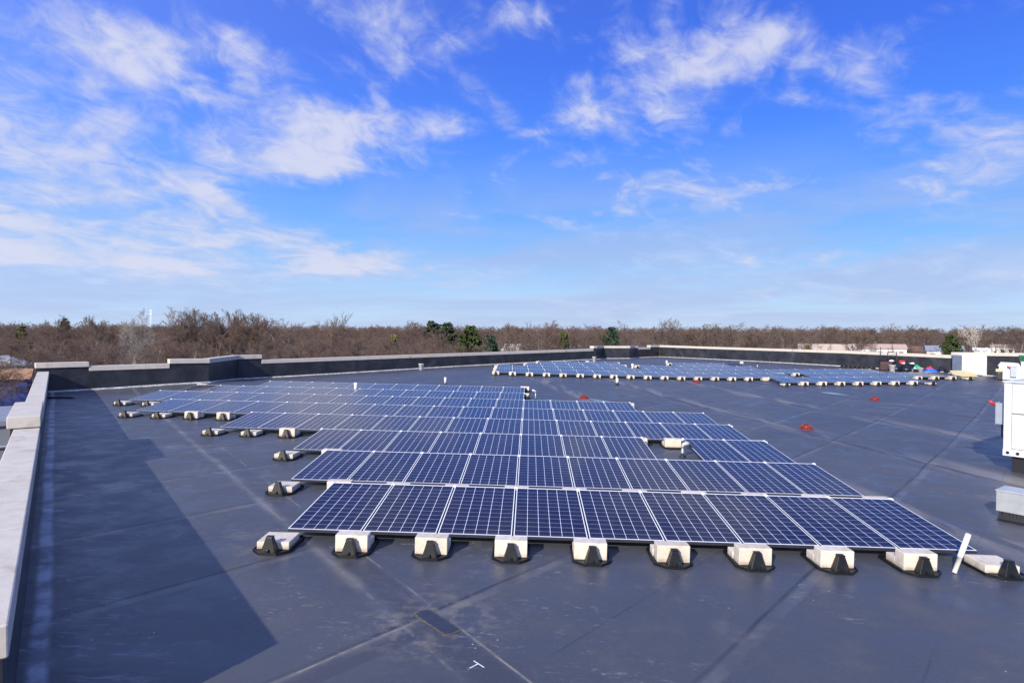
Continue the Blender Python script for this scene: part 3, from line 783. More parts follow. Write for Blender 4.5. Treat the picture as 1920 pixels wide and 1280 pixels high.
def rr(hl, hw, c):
    pts = []
    for sx, sy, a0 in ((1, 1, 0), (-1, 1, 90), (-1, -1, 180), (1, -1, 270)):
        for a in (0, 30, 60, 90):
            pts.append(((hl-c)*sx+c*math.cos(RAD(a0+a)), (hw-c)*sy+c*math.sin(RAD(a0+a))))
    mid = (pa+pb)/2
    return [tuple(mid+d*x+nn*y) for x, y in pts]
M_PATCH_EDGE = simple('patch_sealant', (.10, .09, .08), .8, 0, .4, 20)
M_PATCH = simple('patch_rubber', (.030, .032, .045), .45, 0, .15, 10)
e = flat('roof_patch', rr(L/2+.03, .10, .05), M_PATCH_EDGE, 'dark rounded rectangular rubber patch glued over the roof seam', 'roof patch', .003, .003)
mid = (pa+pb)/2
pts = rr(L/2+.006, .078, .04); n = len(pts); c = e.location
pm = MB().add([(x-c.x, y-c.y, rz(x, y)-c.z+.0095) for x, y in pts], [tuple(range(n))]); pm.obj('patch_sheet', M_PATCH, e)
def water_material():
    m, t, p = material('rain_water')
    p.inputs['Base Color'].default_value = (.05, .055, .07, 1); p.inputs['Roughness'].default_value = .03; p.inputs['IOR'].default_value = 1.33
    b = t.new('ShaderNodeBump'); b.inputs['Strength'].default_value = .04; b.inputs['Distance'].default_value = .01
    t.l.new(t.noise(t.new('ShaderNodeTexCoord').outputs['Object'], 8, 2, .5), b.inputs['Height']); t.l.new(b.outputs[0], p.inputs['Normal'])
    return m
M_WATER = water_material()
def puddle(ctrl_, label):
    n = len(ctrl_); pts = []
    for i in range(n):                        # smooth outline through the shore points
        p0, p1, p2, p3 = (Vector(ctrl_[(i+k) % n]) for k in (-1, 0, 1, 2))
        for u in (0, .25, .5, .75):
            pts.append(tuple(.5*((2*p1)+(p2-p0)*u+(2*p0-5*p1+4*p2-p3)*u*u+(3*p1-p0-3*p2+p3)*u**3)))
    flat('puddle', pts, M_WATER, label, 'puddle', .006, .003)
puddle([(2.65, 27.15), (3.0, 27.1), (3.5, 26.3), (3.95, 25.6), (3.45, 25.6), (2.85, 26.3)], 'shallow puddle reflecting the sky beside the drain behind the near array')
puddle([(14.7, 31.75), (15.2, 31.65), (15.34, 30.9), (15.45, 30.4), (14.97, 30.65), (14.65, 31.2)], 'thin bright puddle on open roof below the far array short front row')
M_SHEET = simple('loose_black_sheet', (.012, .012, .016), .4, 0, .3)
flat('membrane_sheet', [(10.9, 45.8), (12.3, 45.0), (14.9, 47.2), (17.0, 50.2), (17.2, 52.0), (15.6, 52.2), (13.0, 49.6), (11.4, 47.6)], M_SHEET, 'loose black membrane strip lying along the foot of the right parapet', 'rubber sheet', .01, .02)
m = MB(); m.tube([(-.55, 0, .03), (.4, .03, .035), (.62, -.02, .03)], [.03, .035, .02], 8); m.tube([(-.42, -.6, .012), (.05, -.05, .03)], .012, 6)
o = m.obj('cable_scrap', M_BLACK); o.location = (-17.6, 22.75, rz(-17.6, 22.75)+.01); tag(o, 'dark cable scrap lying in the shaded corner by the left parapet', 'cable')

# large white rooftop air handler
def frame_at(x, y, z, az):
    """local x runs towards bearing az, local y to the left of it"""
    return (x, y, z), (0, 0, math.pi/2-RAD(az))
def louvres(mb, x0, x1, y, z0, z1, n, d=.03):
    h = (z1-z0)/n
    for i in range(n):
        z = z0+i*h
        mb.add([(x0, y, z), (x1, y, z), (x1, y-d, z+h*.35), (x0, y-d, z+h*.35), (x0, y, z+h*.9), (x1, y, z+h*.9)], [(0, 1, 2, 3), (3, 2, 5, 4)])
def air_handler():
    az = 142.2; zr = rz(10.7, 14.2)
    loc, rot = frame_at(10.60, 14.2, zr, az)   # local x: along the front, local y: away from the front
    t = thing('air_handler', 'large white air handling unit cut off by the right edge of the picture', 'air conditioner', loc, rot)
    W, D, z0, z1 = 3.4, 2.3, .36, 2.02
    MB().box(.14, W-.1, .12, D-.12, -.02, z0).obj('curb', M_BLACK, t)
    MB().box(0, W, .02, D, z0, z1-.03).obj('casing', M_WHITEM, t, .012)
    MB().box(-.02, W+.02, -.01, D+.02, z1-.028, z1).obj('top_cover', M_WHITEM, t, .006)
    b = MB(); b.box(0, W, 0, .018, z0, z0+.14)
    b.obj('base_rail', M_WHITEM, t, .004)
    for x in (.09, .27): MB().lathe([(.035, 0), (.035, .004)], 14).obj('hole', M_BLACK, t).matrix_local = Matrix.Translation((x, -.001, z0+.07)) @ Matrix.Rotation(RAD(90), 4, 'X')
    MB().box(.45, .95, -.004, .0, z0+.04, z0+.10).obj('slot', M_BLACK, t)
    for x0, x1 in ((.16, 1.7), (1.74, 3.3)):
        for a, c in ((z0+.17, z0+.93), (z0+.96, z1-.06)):
            MB().box(x0-.015, x1+.015, .0182, .0198, a-.015, c+.015).obj('gap_shade', M_GAPSHADE, t)  # grey strip stands in for the shade in the panel gap
            pn = MB().box(x0, x1, -.012, .018, a, c).obj('access_panel', M_WHITEM, t, .003)
    return t
ah = air_handler()
dbx = MB(); dbx.box(-.19, -.006, .18, .42, 1.02, 1.50); dbx.box(-.195, -.19, .17, .43, 1.0, 1.52)
db = dbx.obj('disconnect_box', M_GREYM, ah, .006)
hm = MB(); hm.tube([(-.20, .20, 1.44), (-.26, .16, 1.50), (-.31, .13, 1.54)], [.025, .03, .03], 10); hm.obj('handle', M_RED, db)
cb = MB(); cb.tube([(-.1, .3, 1.02), (-.1, .3, .75), (.0, .3, .60), (.06, .3, .55)], .018, 8); cb.obj('cable', M_BLACK, ah)

# galvanized duct box in front of it
loc, rot = frame_at(7.60, 10.3, rz(7.6, 10.3), 142.2)
t = thing('duct_box', 'galvanized sheet metal box on a crumpled black curb at the right edge', 'duct', loc, rot)
MB().box(0, 1.3, 0, .42, .135, .47).obj('sheet_metal_casing', M_GALV, t, .004)
MB().box(-.01, 1.31, -.01, .43, .455, .478).obj('cover', M_GALV, t, .003)
rn = random.Random(5); m = MB()
for i in range(26):
    x = .03+i*.048; m.prism([(x, .0), (x+.05, .0), (x+.05, .42), (x, .42)], .0, .134, [(x+rn.uniform(.0, .01), .02), (x+.045, .02), (x+.045, .40), (x, .40)])
    m.prism([(x-.01, -.10-rn.uniform(0, .05)), (x+.04, -.09-rn.uniform(0, .05)), (x+.05, .02), (x, .02)], .0, .012, [(x+.004, -.005), (x+.038, -.004), (x+.048, .02), (x+.002, .02)])
m.obj('curb_flashing', M_BLACK, t)

# beige unit far right with its own disconnect
loc, rot = frame_at(28.0, 37.9, rz(28, 37.5), 125)
t = thing('condensing_unit', 'beige rooftop unit with sloped hood behind the large white air handler', 'air conditioner', loc, rot)
MB().box(0, 1.9, 0, 1.2, .04, .84).obj('casing', M_WHITEM, t, .01)
h = MB(); h.add([(-.06, -.06, .842), (1.0, -.06, .842), (1.0, .9, .842), (-.06, .9, .842), (.08, .1, 1.06), (.9, .1, 1.02), (.9, .8, 1.02), (.08, .8, 1.06)], [(3, 2, 1, 0), (4, 5, 6, 7), (0, 1, 5, 4), (1, 2, 6, 5), (2, 3, 7, 6), (3, 0, 4, 7)])
h.obj('hood', M_BEIGE, t, .01)
MB().box(1.02, 1.9, -.01, 1.2, .842, 1.16).obj('coil_section', M_WHITEM, t, .01)
MB().box(0.02, 1.88, .02, 1.18, -.04, .04).obj('curb', M_BLACK, t)
d2 = MB().box(.52, .82, -.16, -.003, .22, .82).obj('disconnect_box', M_GREYM, t, .008)
hm = MB(); hm.tube([(.52, -.12, .74), (.44, -.14, .80), (.38, -.15, .84)], .035, 8); hm.obj('handle', M_RED, d2)
bucket(28.95, 37.35, .34, .20, 'green bucket standing on top of the beige rooftop unit', M_GREEN, rz(28, 37.5)+1.165)
loc, rot = frame_at(27.72, 37.75, rz(27.7, 37.8), 125)
t = thing('tool_stand', 'black tool stand topped with a yellow case left of the beige unit', 'tool stand', loc, rot)
m = MB()
for x, y in ((.03, .03), (.29, .03), (.29, .25), (.03, .25)): m.box(x-.02, x+.02, y-.02, y+.02, 0, .48)
m.box(.0, .32, .0, .28, .48, .50); m.box(.01, .31, .01, .27, .1, .34); m.obj('stand', M_BLACK, t)
MB().box(-.02, .34, -.01, .29, .502, .66).obj('case', M_YELLOW, t, .02)

# white cabinet against the right parapet, leaning yellow boards
zc = rz(27.5, 41.0)
loc, rot = frame_at(27.78, 40.75, zc, 97)
t = thing('fan_cabinet', 'white fan cabinet with louvred grey side against the right parapet', 'air conditioner', loc, rot)
b = MB(); b.add([(0, 0, .10), (1.42, 0, .02), (1.58, 0, .20), (1.58, 0, 1.32), (0, 0, 1.32), (0, 1.15, .10), (1.42, 1.15, .02), (1.58, 1.15, .20), (1.58, 1.15, 1.32), (0, 1.15, 1.32)],
    [(0, 1, 2, 3, 4), (9, 8, 7, 6, 5), (0, 5, 6, 1), (1, 6, 7, 2), (2, 7, 8, 3), (3, 8, 9, 4), (4, 9, 5, 0)])
b.obj('casing', M_WHITEM, t, .015)
lv = MB(); louvres(lv, 0.03, 1.12, 0, .14, 1.28, 16); lo = lv.obj('side_louvre', M_GREYM, t); lo.matrix_local = Matrix.Translation((-.004, 1.15, 0)) @ Matrix.Rotation(RAD(-90), 4, 'Z')
MB().box(.05, 1.4, .05, 1.1, -.04, .09).obj('curb', M_BLACK, t)
def slab(pts, th, mat, name, label, cat):
    P = [Vector(p) for p in pts]; nn = (P[1]-P[0]).cross(P[2]-P[0]).normalized()*th
    if nn.z < 0: nn = -nn
    c = P[0]; vs = [p-c for p in P]+[p-c+nn for p in P]
    o = MB().add(vs, [(3, 2, 1, 0), (4, 5, 6, 7), (0, 1, 5, 4), (1, 2, 6, 5), (2, 3, 7, 6), (3, 0, 4, 7)]).obj(name, mat, None, .006)
    o.location = c; return tag(o, label, cat)
zb = rz(27, 40.3)
slab([(26.2, 39.6, zb+.02), (27.9, 39.5, zb+.02), (28.0, 40.5, zb+.02), (26.1, 40.6, zb+.02)], .06, M_YELLOW, 'insulation_board', 'yellow insulation board lying flat below the white cabinet', 'insulation board')
slab([(26.55, 39.75, zb+.09), (28.05, 39.8, zb+.09), (27.95, 40.62, zb+.30), (26.9, 40.62, zb+.30)], .05, M_YELLOW, 'insulation_board', 'yellow insulation board tilted up against the white cabinet', 'insulation board')

# heap of tools and bags in front of the right parapet
M_PINKISH = simple('pinkish_plastic', (.72, .60, .55), .45)
def lump(x, y, rx, ry, h, seed, mat, name, label, cat, z=None):
    bm = bmesh.new(); bmesh.ops.create_icosphere(bm, subdivisions=3, radius=1)
    rs = np.random.RandomState(seed); ph = rs.rand(6, 4)
    for v in bm.verts:
        p = v.co; k = 1
        for a in ph: k += .10*math.sin(a[0]*9*p.x+a[1]*9*p.y+a[2]*9*p.z+a[3]*6.3)
        v.co = Vector((p.x*rx*k, p.y*ry*k, max(-.05, p.z*k*.95)*h))
    me = bpy.data.meshes.new(name); bm.to_mesh(me); bm.free(); me.materials.append(mat)
    for pl in me.polygons: pl.use_smooth = True
    o = put(name, me, None, (x, y, (rz(x, y) if z is None else z)+.02)); return tag(o, label, cat)
def heap():
    t = thing('tool_chest', 'dark red tool chest with slatted front left of the white bucket in the heap', 'tool chest', (25.30, 44.95, rz(25.3, 44.95)), (0, 0, RAD(-20)))
    MB().box(-.36, .36, -.25, .25, .03, .50).obj('chest', M_RUST, t, .02)
    MB().box(-.38, .38, -.27, .27, .502, .58).obj('lid', M_RUST, t, .02)
    m = MB()
    for i in range(4): m.box(-.33+i*.17, -.20+i*.17, -.266, -.252, .08, .46)
    m.obj('drawer_front', M_BLACK, t)
    bucket(25.20, 43.95, .44, .21, 'white bucket in the heap beside the dark red chest', M_WHITE)
    bucket(26.16, 42.36, .36, .16, 'pinkish white bucket in the heap left of the blue tarp', M_PINKISH)
    lump(25.62, 44.2, .36, .30, .50, 1, M_NAVY, 'tool_bag', 'black bag right of the white bucket in the heap', 'bag')
    lump(26.0, 43.65, .36, .30, .46, 2, M_NAVY, 'tool_bag', 'black bag left of the green tarp in the heap', 'bag')
    lump(25.95, 42.75, .26, .2, .24, 3, M_NAVY, 'tool_bag', 'low black bag in front of the green tarp', 'bag')
    lump(27.3, 41.95, .36, .28, .34, 4, M_NAVY, 'tool_bag', 'dark bag at the right end of the heap', 'bag')
    def crate(x, y, w, d, h, mat, label):
        z = rz(x, y)+.01; m = MB(); m.box(-w/2, w/2, -d/2, d/2, 0, h)
        for k in (-1, 1): m.box(-w/2-.012, w/2+.012, -d/2-.012, d/2+.012, h-.08 if k > 0 else .04, h-.02 if k > 0 else .10)
        o = m.obj('crate', mat); o.location = (x, y, z); tag(o, label, 'crate'); return z+h
    zt = crate(26.12, 44.4, .46, .36, .48, M_BLACK, 'black crate under the red cooler')
    o = MB().prism([(-.18, -.13), (.17, -.14), (.18, .13), (-.17, .12)], 0, .24, [(-.15, -.11), (.15, -.11), (.15, .11), (-.15, .11)]).obj('cooler', M_RED, None, .02)
    o.location = (26.12, 44.4, zt+.002); tag(o, 'red cooler on top of the black crate in the heap', 'cooler')
    MB().box(-.08, .12, -.152, -.14, .02, .10).obj('label_plate', M_WHITE, o)
    lump(26.55, 43.3, .32, .26, .46, 5, M_GREEN, 'tarp', 'crumpled green tarp behind the pinkish bucket', 'tarp')
    lump(26.12, 42.95, .18, .15, .30, 6, M_CYAN, 'cloth', 'pale blue cloth at the left of the green tarp', 'cloth')
    lump(26.72, 42.2, .46, .28, .30, 7, M_BLUE, 'tarp', 'bright blue tarp between the pinkish bucket and the last bag', 'tarp')
    lump(26.70, 42.3, .21, .17, .22, 8, M_RED, 'jacket', 'red jacket lying on the blue tarp', 'jacket', rz(26.7, 42.3)+.22)
    zt = crate(25.80, 45.1, .42, .34, .62, M_BLACK, 'dark crate under the white hard hat beside the red chest')
    lump(25.80, 45.1, .17, .13, .12, 9, M_WHITE, 'hard_hat', 'white hard hat on a crate above the dark red chest', 'hard hat', zt-.03)
    zt = crate(26.48, 43.85, .36, .30, .52, M_NAVY, 'dark crate under the white hard hat behind the green tarp')
    lump(26.48, 43.85, .15, .12, .11, 10, M_WHITE, 'hard_hat', 'white hard hat on a crate behind the green tarp', 'hard hat', zt-.03)
    rr_ = random.Random(2)
    for i in range(7):
        x = 23.72+i*.17; yy = 47.55-i*.30
        m = MB()
        for k in range(4):
            R = .20+.03*rr_.random(); m.tube([(R*math.cos(a)*1.2, R*math.sin(a), .03+.035*k+.01*math.sin(3*a)) for a in np.linspace(0, 2*math.pi, 17)], .017, 6, False)
        o = m.obj('cable_coil', M_BLACK); o.location = (x, yy, rz(x, yy)+.005); tag(o, 'coil of black cable in the row left of the dark red chest', 'cable', 'black cable coils left of the heap')
    t = thing('guard_rail', 'thin dark guard rail with three posts standing behind the heap', 'guard rail', (25.55, 45.3, rz(25.55, 45.3)), (0, 0, RAD(-30)))
    for x, h in ((-.36, 1.62), (.10, 1.58), (.62, 1.36)): MB().tube([(x, 0, 0), (x, 0, h)], .022, 8).obj('post', M_BLACK, t)
    for z in (1.02, 1.30): MB().tube([(-.40, .028, z), (.66, .028, z)], .014, 8).obj('rail', M_BLACK, t)
heap()

# ------------------------------------------------------------------ trees
def bark_material(name, c, c2, noise_scale=.15):
    m, t, p = material(name)
    geo = t.new('ShaderNodeNewGeometry').outputs['Position']
    oi = t.new('ShaderNodeObjectInfo').outputs['Random']
    n = t.noise(geo, noise_scale, 3, .6)
    f = t.math('ADD', t.math('MULTIPLY', t.mapr(n, .35, .65), .65), t.math('MULTIPLY', oi, .35))
    t.l.new(t.mix(f, c, c2), p.inputs['Base Color'])
    p.inputs['Roughness'].default_value = .9; p.inputs['Specular IOR Level'].default_value = .1
    return m
M_BARK = bark_material('grey_bark', (.32, .27, .235), (.20, .165, .14))
M_TWIG = bark_material('reddish_twigs', (.165, .108, .088), (.15, .118, .10))
M_PALE = bark_material('pale_bark', (.62, .56, .48), (.48, .42, .35))
M_GREYTWIG = bark_material('pale_grey_twigs', (.36, .32, .28), (.28, .25, .22))
M_WOOD = bark_material('woodland_twigs', (.155, .092, .074), (.140, .108, .090), .035)

def grow(rs, h, spread, up, trunk, n1, n2, n3, n4, rmin=.012, lean=0.0):
    """skeleton of a bare tree: list of segments (p0, p1, r0, r1, level)"""
    segs = []
    def branch(p, d, L, r, lev):
        k = (7, 5, 3, 2, 2)[lev]
        cnt = (n1, n2, n3, n4, 0)[lev]
        first = trunk if lev == 0 else .25
        spots = []
        for i in range(k):
            d = d + rs.normal(0, .09 if lev == 0 else .16, 3) + np.array([0, 0, up*(.25 if lev else 0)])
            d /= np.linalg.norm(d)
            q = p + d*L/k
            r0, r1 = max(rmin, r*(1-.8*i/k)), max(rmin, r*(1-.8*(i+1)/k))
            segs.append((p, q, r0, r1, lev)); spots.append((p, q, d, r1, (i+.5)/k)); p = q
        for j in range(cnt):
            f = first + (1-first)*(j+rs.rand())/cnt
            a, b, dd, rr, _ = spots[min(k-1, int(f*k))]
            t_ = f*k-int(f*k); o = a+(b-a)*t_
            ang = rs.uniform(.45, .95)*spread; az = rs.uniform(0, 6.283) if lev == 0 else rs.uniform(0, 6.283)
            s1 = np.cross(dd, [.3, .5, .8]); s1 /= np.linalg.norm(s1); s2 = np.cross(dd, s1)
            nd = dd*math.cos(ang)+(s1*math.cos(az)+s2*math.sin(az))*math.sin(ang)
            nd = nd+np.array([0, 0, up*.6]); nd /= np.linalg.norm(nd)
            LL = L*((.60, .55, .5, .5)[lev])*(1.12-.42*f)*rs.uniform(.8, 1.15)
            branch(o, nd, LL, max(rmin, rr*rs.uniform(.5, .72)), lev+1)
    d0 = np.array([lean, 0, 1.0]); branch(np.zeros(3), d0/np.linalg.norm(d0), h*.92, h*.017, 0)
    return segs
def segs_to_mesh(name, segs, sides, mat):
    P0 = np.array([s[0] for s in segs]); P1 = np.array([s[1] for s in segs]); R0 = np.array([s[2] for s in segs]); R1 = np.array([s[3] for s in segs])
    D = P1-P0; D /= np.linalg.norm(D, axis=1)[:, None]+1e-9
    A = np.cross(D, np.where(np.abs(D[:, 2:3]) > .9, [[1., 0, 0]], [[0, 0, 1.]])); A /= np.linalg.norm(A, axis=1)[:, None]+1e-9
    B = np.cross(D, A); V = []
    for P, R in ((P0, R0), (P1, R1)):
        for k in range(sides):
            a = 2*math.pi*k/sides; V.append(P+(A*math.cos(a)+B*math.sin(a))*R[:, None])
    V = np.stack(V, 1).reshape(-1, 3); n = len(segs); base = np.arange(n)[:, None]*2*sides
    F_ = np.concatenate([base+np.array([[k, (k+1) % sides, sides+(k+1) % sides, sides+k]]) for k in range(sides)], 0)
    return V, F_
def quick_mesh(name, V, F_, mat):
    me = bpy.data.meshes.new(name); k = F_.shape[1]
    me.vertices.add(len(V)); me.vertices.foreach_set('co', V.astype(np.float32).ravel())
    me.loops.add(F_.size); me.loops.foreach_set('vertex_index', F_.astype(np.int32).ravel())
    me.polygons.add(len(F_)); me.polygons.foreach_set('loop_start', np.arange(0, F_.size, k, dtype=np.int32)); me.polygons.foreach_set('loop_total', np.full(len(F_), k, np.int32))
    me.update(calc_edges=True); me.materials.append(mat); return me
BARE_KINDS = {                               # spread, upward habit, bare trunk share, children per level, seed, lean
    'b0': (1.0, .18, .22, (13, 9, 6, 4), 1, 0.0), 'b1': (.85, .30, .20, (13, 9, 6, 4), 2, .05), 'b2': (.75, .40, .16, (14, 9, 6, 4), 3, 0.0),
    'b3': (1.1, .15, .25, (14, 9, 6, 4), 4, 0.0), 'b4': (.72, .30, .38, (10, 7, 5, 3), 5, -.03), 'b5': (.95, .22, .12, (11, 8, 5, 4), 6, .16),
    'pale': (1.0, .18, .24, (15, 9, 6, 4), 7, 0.0), 'syc': (.75, .40, .42, (8, 6, 5, 3), 9, 0.0)}
PROTO = {}
def bare_proto(kind):
    if kind in PROTO: return PROTO[kind]
    spread, up, tr, ns, seed, lean = BARE_KINDS[kind]
    segs = grow(np.random.RandomState(seed), 12.0, spread, up, tr, *ns, rmin=.019, lean=lean)
    big = [s for s in segs if s[4] <= 1]; thin = [s for s in segs if s[4] > 1]
    pale = kind in ('pale', 'syc')
    zs = np.array([s[1] for s in segs]); width = np.percentile(np.abs(zs[:, :2]), 97)*2; top = np.percentile(zs[:, 2], 98.5)
    a = quick_mesh('tree_trunk', *segs_to_mesh('', big, 5, None), M_PALE if pale else M_BARK)
    b = quick_mesh('tree_crown', *segs_to_mesh('', thin, 3, None), M_PALE if kind == 'syc' else (M_GREYTWIG if pale else M_TWIG))
    PROTO[kind] = (a, b, top, width); return PROTO[kind]
trnd = random.Random(21)
def bare_tree(x, y, h, w, kind, label, group=None):
    a, b, top, width = bare_proto(kind)
    t = thing('bare_tree', label, 'tree', (x, y, 0), (0, 0, trnd.uniform(0, 6.28) if kind not in ('b5', 'syc', 'b4') else trnd.uniform(-.4, .4)), group)
    s = h/top; k = min(1.6, max(.75, 1.4*w/(width*s)))
    t.scale = (s*k, s*k, s)
    put('trunk', a, t); put('crown', b, t)
BARE = [
   (-76.2, 116, 14.3, 6.0, 'pale', 'pale barked bare tree with wide crown, tallest between the corner coping and the white mast'),
   (-74.4, 132, 15.5, 7.2, 'b0', 'broad bare tree on the skyline just right of the thin white mast'),
   (-71.3, 136, 15.5, 7.0, 'b1', 'tall bare grey tree above the first step of the far parapet'),
   (-68.5, 140, 15.5, 7.0, 'b2', 'tall twiggy bare tree, right one of three high crowns near the mast'),
   (-59.0, 132, 14.4, 7.0, 'b3', 'rounded bare tree where the high crowns step down to the flat skyline'),
   (-131.6, 186, 14.8, 7.3, 'b2', 'small rounded bare crown left of the pale barked tree'),
   (-44.2, 147, 15.1, 6.3, 'b4', 'lone tall slim bare tree rising over the flat skyline'),
   (-34.5, 186, 13.6, 10.5, 'b0', 'wide reddish bare tree left of the two dark pines'),
   (-26.0, 163, 11.0, 7.8, 'b5', 'grey leaning bare tree in front of the two dark pines'),
   (-6.8, 150, 12.9, 5.9, 'b1', 'bare tan tree above the white roofed house'),
   (1.9, 130, 13.0, 6.9, 'b3', 'broad bare tree between the white roofed house and the narrow cypress'),
   (10.0, 165, 12.4, 4.5, 'b2', 'thin bare tree just behind the narrow cypress'),
   (17.2, 170, 12.8, 6.1, 'b0', 'reddish bare tree left of the blue green spruce'),
   (42.0, 190, 14.8, 7.2, 'b3', 'domed bare tree, highest on the skyline above the far roof corner'),
   (53.1, 190, 13.1, 8.5, 'b1', 'bare tree left of the big oval bare tree over the right parapet'),
   (59.8, 190, 13.6, 10.7, 'b0', 'big oval bare tree over the left part of the right parapet'),
   (85.4, 210, 13.2, 11.5, 'b3', 'wide dark bare tree left of the tan roofed house'),
   (138.6, 300, 14.0, 14.4, 'b5', 'bare tree directly behind the tan roofed house'),
   (114.8, 225, 11.9, 9.3, 'b1', 'dark bare tree between the two long low houses'),
   (169.5, 310, 13.4, 12.2, 'b2', 'bare tree behind the house with pink roof'),
   (161.5, 230, 13.7, 10.2, 'syc', 'white trunked bare sycamore behind the white cabinet on the roof'),
   (245.2, 330, 14.4, 11.3, 'b3', 'dark domed bare tree at the right end of the skyline'),
   (246.7, 320, 13.5, 9.9, 'b0', 'low bare tree beside the last domed tree on the right'),
   (-62.2, 155, 13.2, 6.6, 'b5', 'low bare tree just right of the high crowns'),
   (-93.5, 108, 10.8, 5.2, 'b4', 'dark leaning bare tree above the white gabled house'),
   (-110.7, 140, 13.2, 6.0, 'b1', 'bare tree beside the small dark pine on the left skyline'),
]
GENERIC = [(-69.5, 70, 7.2, 5.0), (-64.5, 66, 7.4, 4.5), (-60.5, 66, 8.6, 5.0), (-56.0, 62, 8.2, 4.5), (-76.9, 152, 13.4, 6.4), (-72.6, 132, 14.5, 6.0), (-66.0, 130, 14.6, 6.8), (-59.5, 132, 14.3, 6.4), (-53.0, 130, 13.4, 6.5), (-46.0, 140, 12.4, 6.5), (-74.4, 90, 8.0, 4.6), (-74.6, 96, 9.5, 5.8), (-67.7, 93, 9.5, 5.7), (-60.6, 88, 8.9, 4.5), (-66.2, 108, 10.6, 5.6), (-59.3, 102, 9.2, 5.2), (-56.9, 105, 9.4, 4.5), (-55.7, 116, 10.0, 7.0), (-49.6, 116, 9.2, 6.0), (-46.5, 124, 9.8, 7.4), (-44.3, 132, 8.9, 6.8), (-36.6, 140, 9.6, 7.2), (-33.1, 143, 8.8, 6.1), (-28.7, 143, 8.6, 6.1), (-21.0, 186, 8.1, 6.4), (-1.0, 140, 10.0, 5.5), (5.0, 140, 10.0, 5.5), (12.5, 160, 10.1, 6.3), (31.0, 185, 10.2, 8.9), (36.7, 190, 10.9, 7.5), (47.9, 190, 10.8, 9.1), (53.7, 180, 10.1, 7.1), (71.6, 205, 11.3, 8.8), (77.6, 205, 10.3, 8.8), (93.9, 215, 9.9, 6.6), (159.3, 330, 9.7, 14.1), (185.1, 320, 10.5, 13.7), (195.7, 320, 10.2, 12.6), (211.3, 330, 10.0, 11.3), (227.6, 330, 9.5, 10.2), (239.8, 330, 9.5, 11.3), (250.7, 330, 9.0, 11.3), (-99.0, 116, 9.0, 5.0), (-60.8, 81, 7.7, 3.5), (188.1, 330, 12.7, 12.4), (214.2, 360, 12.8, 12.3)]
CONIFERS = [
   (-175.3, 230, 15.2, 2.4, 'pine', 'small dark pine on the left skyline'),
   (-148.7, 178, 11.9, 3.1, 'cedar', 'olive green cedar low on the far left skyline'),
   (-30.4, 194, 14.4, 4.0, 'pine', 'left one of the two tall dark pines on the skyline'),
   (-25.5, 189, 13.7, 4.5, 'pine', 'right one of the two tall dark pines on the skyline'),
   (-13.3, 140, 12.3, 5.3, 'wpine', 'bushy bright green pine right of the two dark pines'),
   (-8.1, 130, 10.4, 4.2, 'spruce', 'dark green spruce standing right of the bushy green pine'),
   (8.2, 150, 10.8, 2.2, 'cypress', 'narrow columnar cypress rising over the far parapet'),
   (22.4, 170, 12.4, 5.8, 'spruce', 'broad blue green spruce above the raised parapet bay'),
   (20.1, 175, 10.6, 3.9, 'cedar', 'olive cedar tucked against the left of the blue green spruce'),
   (-34.2, 155, 10.3, 3.7, 'larch', 'sparse yellow green larch among the bare trees'),
   (139.8, 210, 10.7, 5.6, 'wpine', 'broad flat green pine left of the white sycamore'),
   (88.1, 200, 7.1, 2.4, 'cedar', 'small dark shrub at the left end of the tan roofed house'),
]

for x, y, h, w, kind, label in BARE: bare_tree(x, y, h, w, kind, label, 'bare trees that stand out from the wood')
for i, (x, y, h, w) in enumerate(GENERIC): bare_tree(x, y, h, w*1.15, ('b0', 'b1', 'b2', 'b3', 'b5')[i % 5], 'bare brown tree among its like in the wood beyond the parapets', 'bare trees of the wood beyond the parapets')

# evergreens: whorled limbs carrying many small needle sprays
def needle_material(name, c, c2):
    m, t, p = material(name)
    co = t.new('ShaderNodeTexCoord').outputs['Object']
    t.l.new(t.mix(t.mapr(t.noise(co, 1.2, 4, .6), .35, .65), c, c2), p.inputs['Base Color'])
    p.inputs['Roughness'].default_value = .75; p.inputs['Specular IOR Level'].default_value = .2
    return m
NEEDLE = {'pine': needle_material('dark_pine_needles', (.025, .042, .022), (.045, .060, .028)), 'wpine': needle_material('green_pine_needles', (.036, .060, .018), (.068, .085, .026)),
          'spruce': needle_material('blue_spruce_needles', (.030, .052, .034), (.050, .074, .042)), 'cedar': needle_material('olive_needles', (.075, .085, .022), (.11, .10, .03)),
          'cypress': needle_material('cypress_needles', (.05, .07, .02), (.085, .09, .025)), 'larch': needle_material('larch_needles', (.14, .12, .035), (.19, .15, .05))}
